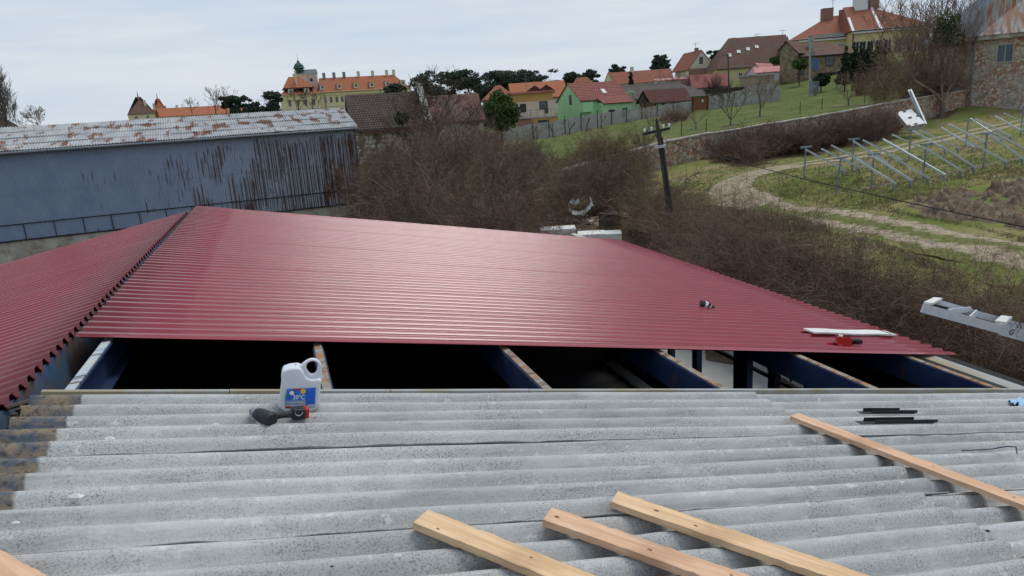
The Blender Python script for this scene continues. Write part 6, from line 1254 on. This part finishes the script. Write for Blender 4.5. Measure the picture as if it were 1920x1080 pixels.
def leaf_cloud(cent, rad, n, size, m, par, name='crown', flat=1.0, shell=.35):
    c = np.array(cent); R_ = np.array(rad); k = rng.choice(len(c), n, p=(R_.prod(1)/R_.prod(1).sum()) if R_.ndim > 1 else None)
    u = rng.normal(size=(n, 3)); u /= np.linalg.norm(u, axis=1, keepdims=True); s = (shell+(1-shell)*rng.random(n)**.6)[:, None]*(1+.10*rng.normal(size=(n, 1)))
    Pp = c[k]+u*s*R_[k]; a = rng.normal(size=(n, 3)); a[:, 2] *= flat; a /= np.linalg.norm(a, axis=1, keepdims=True); b = np.cross(a, rng.normal(size=(n, 3))); b /= np.linalg.norm(b, axis=1, keepdims=True)
    sz = size*(.6+.8*rng.random((n, 1))); V = np.stack([Pp-a*sz-b*sz*.35, Pp+a*sz-b*sz*.35, Pp+a*sz*.8+b*sz*.4, Pp-a*sz*.8+b*sz*.4], 1).reshape(-1, 3)
    return np_mesh(name, V, np.arange(4*n).reshape(n, 4), m, par)
def pine(px, py, w_px, h_px, r, label, seed, m='pine', group=None, n=2600, name='pine_tree', kind='pine', cat='tree'):
    rr = np.random.default_rng(seed); c = P(px, py, r); s = r/1303; W, Hh = w_px*s, h_px*s; g0 = gz(c[0], c[1]); base = np.array([c[0], c[1], min(g0, c[2]-Hh*.5)])
    o = Th(name, label, cat, tuple(base), 0, group); z = c[2]-base[2]
    t = MB(); t.tube((0, 0, -.5), (0, 0, z+Hh*.25), max(.12, W*.035), max(.05, W*.012), 7); t.build('trunk', 'bark_dk', o)
    cs, rs = [], []
    if kind == 'pine':
        for k in range(38): cs.append((rr.normal()*.24*W, rr.uniform(-.35, .35)*W, z+rr.uniform(-.62, .48)*Hh)); q = rr.uniform(.07, .20); rs.append((W*q*1.2, W*q*1.2, Hh*q*.75))
    elif kind == 'round':
        for k in range(26):
            u = _n(rr.normal(size=3)); cs.append((u[0]*W*.33, u[1]*W*.33, z+u[2]*Hh*.34)); q = rr.uniform(.12, .2); rs.append((W*q, W*q, Hh*q))
        cs.append((0, 0, z)); rs.append((W*.4, W*.4, Hh*.4))
    else:      # cone
        for k in range(16):
            f = k/15; wd = (1-f)*.42+.05; cs.append((rr.normal()*.06*W, rr.normal()*.06*W, z-Hh*.5+Hh*f)); rs.append((W*wd, W*wd, Hh*.07))
    leaf_cloud(cs, rs, n, max(.12, s*2.2), m, o); return o
# individually visible bare trees
bare_tree(866, 318, 205, 'second dark bare tree right of the large spreading one', 23, lv=6, rng_m=66, minr=.014, nch=3, taper=.76, trunk=.25, spread=.9, thick=.9, up=.08, twig='twigD')
bare_tree(826, 330, 188, 'large spreading bare tree in the middle in front of the old cottage roof', 11, lv=6, rng_m=64, minr=.016, nch=3, taper=.76, trunk=.28, spread=.85, thick=1.1, up=.08, twig='twigD')
bare_tree(790, 330, 200, 'dark bare tree left of the large spreading one, at the ruined outbuilding', 12, lv=5, rng_m=58, barkm='bark_dk', twig='twigD', minr=.011, trunk=.35)
bare_tree(690, 365, 262, 'slim pale trunked bare tree beside the end of the blue barn', 13, lv=5, rng_m=48, twig='twigA', minr=.010, trunk=.35, spread=.4)
tt = bare_tree(1768, 172, -6, 'tall many stemmed bare tree in front of the ruined house, ivy on its top', 14, lv=6, rng_m=82, minr=.018, trunk=.12, spread=.62, nch=3, taper=.76, thick=1.0, up=.22)
leaf_cloud([(0, 0, 9.0), (-.6, 0, 7.6), (.7, 0, 7.4), (.2, 0, 8.4)], [(1.1, 1.0, 1.0), (1.0, 1.0, 1.0), (1.2, 1, 1.0), (1, 1, 1)], 900, .12, 'ivy', tt, 'ivy')
bare_tree(1700, 160, 25, 'broad dark brown bare tree left of the tall one, before the yellow building wing', 15, lv=6, rng_m=92, minr=.020, trunk=.12, spread=.8, taper=.76, twig='twigB', thick=.8)
bare_tree(1655, 155, 75, 'lower bare tree between the conifer hedge and the broad brown tree', 16, lv=5, rng_m=95, minr=.02, trunk=.12, twig='twigA', spread=.8)
bare_tree(1735, 165, 60, 'dense low bare tree directly behind the leaning steel rails', 17, lv=6, rng_m=84, minr=.016, trunk=.12, twig='twigA', spread=.85, taper=.76)
bare_tree(1590, 205, 155, 'vase shaped bare fruit tree on the upper lawn near the wall', 18, lv=5, rng_m=82, minr=.014, trunk=.15, twig='twigA', spread=.6, cat='fruit tree')
bare_tree(1370, 243, 180, 'wide bare fruit tree behind the old wall below the concrete fence', 19, lv=5, rng_m=70, minr=.012, trunk=.15, twig='twigD', spread=.7, cat='fruit tree')
bare_tree(1425, 222, 160, 'bare fruit tree in front of the rough concrete fence', 20, lv=5, rng_m=80, minr=.013, trunk=.2, twig='twigA', spread=.8, cat='fruit tree')
bare_tree(1305, 255, 212, 'small bare fruit tree on the lawn edge just right of the leaning pole', 21, lv=4, rng_m=68, minr=.010, trunk=.25, twig='twigA', cat='fruit tree')
bare_tree(1225, 268, 205, 'low bare fruit tree behind the top of the leaning pole', 22, lv=5, rng_m=75, minr=.010, trunk=.15, twig='twigA', spread=.9, cat='fruit tree')
for k, (x, y) in enumerate(((1007, 255), (1037, 252), (1068, 246), (1100, 240), (1127, 235))): bare_tree(x, y, y-24, 'pruned dark fruit tree against the pale panel fence', 30+k, lv=2, rng_m=105, minr=.04, trunk=.35, twig='twigD', barkm='bark_dk', group='pruned trees along the pale panel fence', spread=.35, nch=2, thick=2.2, cat='fruit tree')
def poplar(px, r, z0y, z1y, label, seed):
    b = P(px, z0y, r); H = (z0y-z1y)/1303*r; rr = np.random.default_rng(seed); out = []; o = Th('bare_poplar', label, 'tree', tuple(b)); n = 22; pts = [np.array([.12*math.sin(k*.7), .1*math.cos(k*.9), H*k/n]) for k in range(n+1)]
    V, F = tubes(pts[:-1], pts[1:], [.16*(1-k/n)+.02 for k in range(n)], [.16*(1-(k+1)/n)+.02 for k in range(n)], 7); np_mesh('trunk', V, F, 'bark', o, smooth=True)
    for k in range(70):
        f = rr.uniform(.12, .97); a = rr.uniform(0, 6.28); p = pts[int(f*n)]; L = H*(.17*(1-f)+.05); grow(p, (math.cos(a)*.75, math.sin(a)*.75, 1.0), L, .03, 3, out, rr, .5, .3, 3, .72, .014)
    V, F = tubes([s_[0] for s_ in out], [s_[1] for s_ in out], [s_[2] for s_ in out], [s_[3] for s_ in out], 3); np_mesh('crown', V, F, 'bark', o)
poplar(2, 95, 275, 124, 'tall pale bare poplar at the far left edge', 41)
bare_tree(72, 250, 219, 'small bare tree just above the barn roof at the left', 42, lv=5, rng_m=140, minr=.03, trunk=.1, H=3.8, spread=.9)
poplar(24, 99, 275, 172, 'shorter pale bare poplar just right of the tall one', 43)
for k, (x, y, yt, r) in enumerate(((360, 212, 192, 320), (405, 214, 178, 300), (425, 212, 176, 300), (505, 210, 185, 310), (560, 215, 175, 230), (588, 214, 180, 235))):
    bare_tree(x, y, yt, ['small bare tree right of the castle gate towers', 'left bare tree before the low orange castle roof', 'dark bare tree beside the left pine group', 'bare tree between the pines and the castle pavilion', 'crooked dark bare tree before the castle pavilion', 'thin bare tree before the castle downpipe'][k], 50+k, lv=4, rng_m=r, minr=.05, trunk=.1, H=(y-yt+4)/1303*r, spread=.9, twig='twigD')
# evergreens
pine(938, 211, 80, 76, 92, 'bright green rounded evergreen beside the orange house', 3, 'yew', n=9000, name='evergreen_shrub', kind='round', cat='evergreen')
pine(752, 222, 26, 24, 62, 'dark green evergreen clump growing before the old tiled roof', 4, 'ivy', n=1500, name='evergreen_shrub', kind='round', cat='evergreen')
lb_ = ['pine group at the left of the castle pavilion', 'dense dark pine touching the left end of the castle', 'pine in front of the castle wing roof', 'big dark pine right of the castle wing', 'dark pine behind the large bare tree', 'broad pine crown left of the town', 'wide dark pine crown above the clay cottage', 'dark pine behind the orange house', 'low pine right of the orange tiled roof', 'single pine behind the clay roofs', 'small pine above the long clay row', 'round dark pine before the bare wood',
       'low pine at the barn roof behind the gate towers', 'pine low behind the barn roof', 'pine left of the round crown at mid horizon', 'dark pine near the brown roof']
for k, (x, y, w_, h_, r) in enumerate(((450, 200, 34, 30, 300), (512, 197, 36, 40, 300), (738, 174, 44, 28, 250), (800, 170, 70, 60, 210), (850, 160, 60, 44, 230), (893, 160, 68, 50, 220), (935, 152, 60, 36, 240), (985, 153, 70, 34, 240), (1050, 160, 60, 28, 250), (1105, 143, 26, 22, 240), (1238, 115, 30, 20, 260), (1155, 132, 24, 16, 280), (430, 190, 22, 16, 305), (478, 204, 26, 20, 300), (1075, 150, 34, 22, 250), (1350, 110, 30, 26, 215))):
    pine(x, y, w_, h_, r, lb_[k], 60+k, 'pine_hazy', n=4200, group=None)
pine(1183, 150, 12, 34, 150, 'slim dark spruce beside the long clay row', 80, 'pine', n=900, name='spruce_tree', kind='cone'); pine(1500, 120, 30, 20, 135, 'green shrub at the foot of the stone clad house', 81, 'yew', n=900, name='evergreen_shrub', kind='round', cat='evergreen')
pine(1540, 150, 30, 22, 122, 'dark green shrub right of the grey cabinet', 82, 'pine', n=1200, name='evergreen_shrub', kind='round', cat='evergreen'); pine(1455, 113, 22, 14, 160, 'bright green shrub at the left of the stone clad house', 83, 'yew', n=700, name='evergreen_shrub', kind='round', cat='evergreen')
for k, x in enumerate((1586, 1600, 1614, 1628, 1642, 1655)): pine(x, 121-k*2, 27, 54, 112+k*.7, 'dark columnar conifer in the hedge by the stone clad house', 84+k, 'pine', n=2400, name='hedge_conifer', kind='cone', group='conifers in the dark hedge', cat='conifer')
for k, (x, y, yt) in enumerate(((735, 395, 300), (800, 400, 270), (862, 400, 285), (905, 405, 262), (965, 410, 300), (1030, 405, 300), (1095, 390, 290), (1140, 385, 300))):
    bare_tree(x, y, yt, ['slim sapling nearest the blue barn in the thicket', 'tall sapling below the ruined outbuilding in the thicket', 'sapling in the thicket under the round evergreen', 'tallest sapling in the middle of the thicket', 'sapling left of the red and white box', 'sapling above the white block stacks', 'sapling beside the torn plastic film', 'last sapling of the thicket before the leaning pole'][k], 300+k, lv=5, rng_m=[44, 46, 42, 44, 40, 40, 46, 44][k], minr=.009, trunk=.2, taper=.74, spread=.6, twig='bark', thick=.8, H=(y-yt)/1303*42*1.0)
# ================================================================== THICKETS (uncountable twigs)
def bush_template(seed, nst=24, nb=8, nt_=6):
    r = np.random.default_rng(seed); S = []; 
    for i in range(nst):
        a = r.uniform(0, 6.28); tilt = r.uniform(0, .95); d = np.array([math.cos(a)*tilt, math.sin(a)*tilt, 1.0]); d = _n(d); L = r.uniform(.5, 1.25); p = np.array([math.cos(a)*.1, math.sin(a)*.1, 0]); segs = 5
        if r.random() < .22: L *= 1.45; d = _n(d*[.5, .5, 1])
        for k in range(segs):
            q = p+d*L/segs; S.append((p, q, 1.0-.6*k/segs)); d = _n(d+r.normal(size=3)*.16+[math.cos(a)*.06, math.sin(a)*.06, -.04])
            for m_ in range(nb if k else 2):
                bd = _n(d+r.normal(size=3)*.75); bl = r.uniform(.10, .30)*L; b0_ = p+(q-p)*r.random(); b1_ = b0_+bd*bl*.5; bd = _n(bd+r.normal(size=3)*.35); b2_ = b1_+bd*bl*.5; S.append((b0_, b1_, .5)); S.append((b1_, b2_, .35))
                for w2 in range(nt_ if k > 1 else 3):
                    tdir = _n(bd+r.normal(size=3)*.8); t0 = b0_+(b2_-b0_)*r.random(); S.append((t0, t0+tdir*r.uniform(.04, .13), .28))
            p = q
    return np.array([s[0] for s in S]), np.array([s[1] for s in S]), np.array([s[2] for s in S])
TPL = [bush_template(100+k) for k in range(6)]
TPS = [bush_template(200+k, 18, 5, 5) for k in range(5)]
def thicket(name, label, polys, count, H, tw, tpls, seed, mats=('twigA', 'twigB', 'twigC', 'twigD'), reject=None, wide=(.55, .8), mix=None, rmin=14):
    mats = tuple(mats)+('twigpale',); r = np.random.default_rng(seed); PX, PY = [], []
    G = np.array(polys, float); lo, hi = G.min(0), G.max(0)
    while len(PX) < count:
        q = r.uniform(lo, hi, size=(400, 2)); q = q[inside(q, G)]; PX += list(q[:, 0]); PY += list(q[:, 1])
    PX, PY = np.array(PX[:count]), np.array(PY[:count]); Hs = r.uniform(*H, size=count); Q, ok = hits(PX, PY, Hs, rmin)
    VV, mi = [], []; cl = 0
    for k in range(count):
        if not ok[k]: continue
        x, y = Q[k, :2]
        if reject and reject(x, y): continue
        A, B, W = tpls[r.integers(len(tpls))]; a = r.uniform(0, 6.28); R2 = np.array([[math.cos(a), math.sin(a), 0], [-math.sin(a), math.cos(a), 0], [0, 0, 1]]); s = np.array([1, 1, 1.])*Hs[k]; s[:2] *= r.uniform(*wide)*1.6
        c = np.array([x, y, gz(x, y)-.1]); A2, B2 = (A*s)@R2+c, (B*s)@R2+c; V, F = ribbons(A2, B2, W*tw*r.uniform(.8, 1.2)); VV.append(V)
        mk = r.choice(len(mats)-1, p=mix) if mix else r.integers(len(mats)-1); sel = np.full(len(A), mk); z_ = r.random(len(A)) < .15; sel[z_] = r.integers(len(mats)-1, size=z_.sum()); sel[(W > .6) & (r.random(len(A)) < .3)] = len(mats)-1; mi.append(sel); LITTER.append((x, y, Hs[k]*.55))
    V = np.concatenate(VV); n = len(V)//4; o = np_mesh(name, V, np.arange(4*n).reshape(n, 4), list(mats), None, mi=np.concatenate(mi)); tag(o, label, kind='stuff'); print(name, n); return o
def rubzone(x, y):
    q = proj((x, y, gz(x, y))); return (1120 < q[0] < 1212 and q[1] > 402 and y > 20) or (q[0] < 716 and y > 20)
notshop = lambda x, y: (x < 11.5 and y < 24) or (8 < x < 16.5 and 20 < y < 35) or rubzone(x, y) or (x < 6.6 and y < 62 and y > 45) or (abs(x) < 9 and y < 18)
thicket('thicket', 'dense brown leafless thicket filling the gully', [(700, 312), (760, 285), (860, 288), (960, 298), (1040, 305), (1100, 298), (1200, 300), (1240, 330), (1235, 380), (1170, 368), (1110, 395), (1050, 412), (950, 415), (850, 408), (700, 385)], 200, (2.2, 3.9), .026, TPL, 1, reject=notshop, mix=[.30, .18, .17, .35])
thicket('tree_tangle', 'dark tangle of tall bare scrub before the old cottage', [(700, 290), (770, 282), (800, 255), (870, 248), (905, 262), (960, 280), (985, 290), (960, 305), (700, 305)], 26, (3.0, 4.8), .036, TPL, 10, reject=notshop, mix=[.35, .15, .1, .4], rmin=40)
thicket('garden_scrub', 'olive brown scrub on the slope below the lawn', [(1090, 262), (1150, 252), (1210, 262), (1190, 292), (1120, 300), (1040, 300)], 32, (1.6, 2.4), .028, TPL, 2, mix=[.4, .1, .4, .1], rmin=30)
thicket('wall_thicket', 'dark brown bramble thicket along the foot of the old wall', [(1352, 258), (1430, 237), (1560, 222), (1672, 206), (1686, 214), (1600, 236), (1480, 254), (1400, 266), (1346, 270)], 95, (1.3, 1.9), .030, TPL, 3, mats=('twigD', 'twigB', 'twigA'), reject=lambda x, y: sdist(np.array([[x, y]]))[0] > -1.0, mix=[.55, .25, .2])
thicket('roadside_thicket', 'brown bramble thicket right of the workshop', [(1215, 462), (1240, 440), (1300, 442), (1370, 420), (1445, 412), (1530, 445), (1600, 490), (1680, 525), (1800, 545), (1960, 575), (1960, 720), (1800, 690), (1640, 600), (1500, 540), (1380, 500), (1260, 478)], 330, (1.8, 2.9), .016, TPL, 4, reject=notshop, mix=[.4, .35, .1, .15])
thicket('low_brambles', 'low reddish weeds around the foot of the leaning pole', [(1170, 360), (1235, 340), (1285, 365), (1370, 392), (1300, 425), (1225, 440), (1215, 400), (1180, 385)], 120, (1.1, 2.0), .018, TPS, 5, reject=notshop, mats=('twigB', 'twigA', 'tuftdry'), mix=[.5, .35, .15], wide=(.8, 1.2))
thicket('hill_scrub', 'bare scrub around the tall tree and behind the upper lawn', [(1590, 148), (1650, 118), (1700, 95), (1770, 100), (1795, 132), (1720, 142), (1650, 142)], 30, (1.8, 3.0), .045, TPL, 6, mix=[.5, .2, .2, .1], rmin=60)
thicket('fence_scrub', 'bare shrubs in front of the round evergreen', [(880, 250), (930, 244), (1000, 262), (990, 275), (890, 275)], 14, (1.5, 2.6), .035, TPL, 12, mix=[.4, .2, .2, .2], rmin=50)
thicket('fence_scrub', 'bare shrubs by the brown gate and between the houses', [(1215, 215), (1262, 202), (1296, 205), (1262, 214)], 10, (1.0, 1.4), .035, TPS, 7, mats=('twigD', 'twigB'), rmin=60)
thicket('town_scrub', 'bare trees between the town roofs', [(1200, 128), (1330, 122), (1345, 150), (1290, 160), (1200, 150)], 26, (2.8, 4.0), .06, TPL, 8, mats=('twigA', 'twigD', 'twigB'), rmin=150)
thicket('distant_wood', 'far bare wood on the skyline behind the town', [(870, 160), (1000, 152), (1140, 138), (1180, 120), (1250, 116), (1340, 100), (1350, 112), (1250, 128), (1150, 145), (900, 178)], 90, (5, 7), .12, TPS, 9, mats=('twigD', 'twigA'), rmin=260)
# pale seed heads / stones among the brambles handled as flecks of dry leaves
def tufts(name, label, polys, count, size, m, seed, reject=None, blades=5):
    r = np.random.default_rng(seed); G = np.array(polys, float); lo, hi = G.min(0), G.max(0); q = r.uniform(lo, hi, size=(count*3, 2)); q = q[inside(q, G)][:count]; Q, ok = hits(q[:, 0], q[:, 1], np.zeros(len(q))); Q = Q[ok]
    if reject is not None: Q = Q[~reject(Q[:, :2])]
    Q[:, 2] = ground(Q[:, :2]); A = np.repeat(Q, blades, 0)+r.normal(size=(len(Q)*blades, 3))*[.06, .06, 0]; d = r.normal(size=A.shape)*[.5, .5, .1]+[0, 0, 1]; d /= np.linalg.norm(d, axis=1, keepdims=True)
    L = size*r.uniform(.5, 1.3, size=(len(A), 1)); V, F = ribbons(A-[0, 0, .03], A+d*L, np.full(len(A), size*.22)); o = np_mesh(name, V, F, m); tag(o, label, kind='stuff'); return o
trk = np.array([hit(*p)[:2] for p in [(1900, 486), (1820, 462), (1740, 440), (1640, 421), (1540, 407), (1470, 398), (1412, 388), (1372, 372), (1356, 355), (1370, 341), (1402, 329), (1460, 316), (1540, 303), (1640, 288), (1760, 262), (1860, 240)]])
def ontrack(X):
    best = np.full(len(X), 1e9)
    for a, b in zip(trk[:-1], trk[1:]):
        d = b-a; t_ = np.clip(((X-a)@d)/(d@d), 0, 1); best = np.minimum(best, np.linalg.norm(X-(a+t_[:, None]*d), axis=1))
    return (best < 1.5) | (pdist(X, PG) > -.2)
tufts('meadow_grass', 'short winter grass of the solar field', [(1280, 330), (1450, 290), (1930, 200), (1930, 520), (1500, 430), (1300, 400)], 20000, .07, 'tuft', 21, ontrack)
tufts('dry_grass', 'tufts of dry straw coloured grass', [(1280, 330), (1450, 290), (1700, 250), (1930, 300), (1930, 560), (1500, 430), (1300, 400)], 5000, .13, 'tuftdry', 22, ontrack)
tufts('dry_grass', 'dry grass under the roadside brambles', [(1180, 380), (1300, 390), (1450, 400), (1560, 430), (1300, 440)], 1500, .22, 'tuftdry', 23, None, 4)
tufts('lawn_grass', 'green lawn grass above the old wall', [(1000, 270), (1150, 240), (1330, 210), (1640, 165), (1690, 175), (1400, 225), (1130, 275)], 9000, .06, 'tuft', 24)
for k, (x, y) in enumerate(((1278, 253), (1324, 247), (1500, 212), (1541, 204), (1621, 192), (1659, 186), (1674, 183))):
    b = hit(x, y+2); t = MB(); t.tube((0, 0, -.3), (0, 0, 1.1), .035, n=6); t.box(-.05, .05, -.05, .05, 1.1, 1.13); o = t.build('fence_post', 'dark'); o.location = tuple(b); tag(o, 'thin dark post on the garden edge above the old wall', 'post', 'thin posts above the old wall')
build_ground()
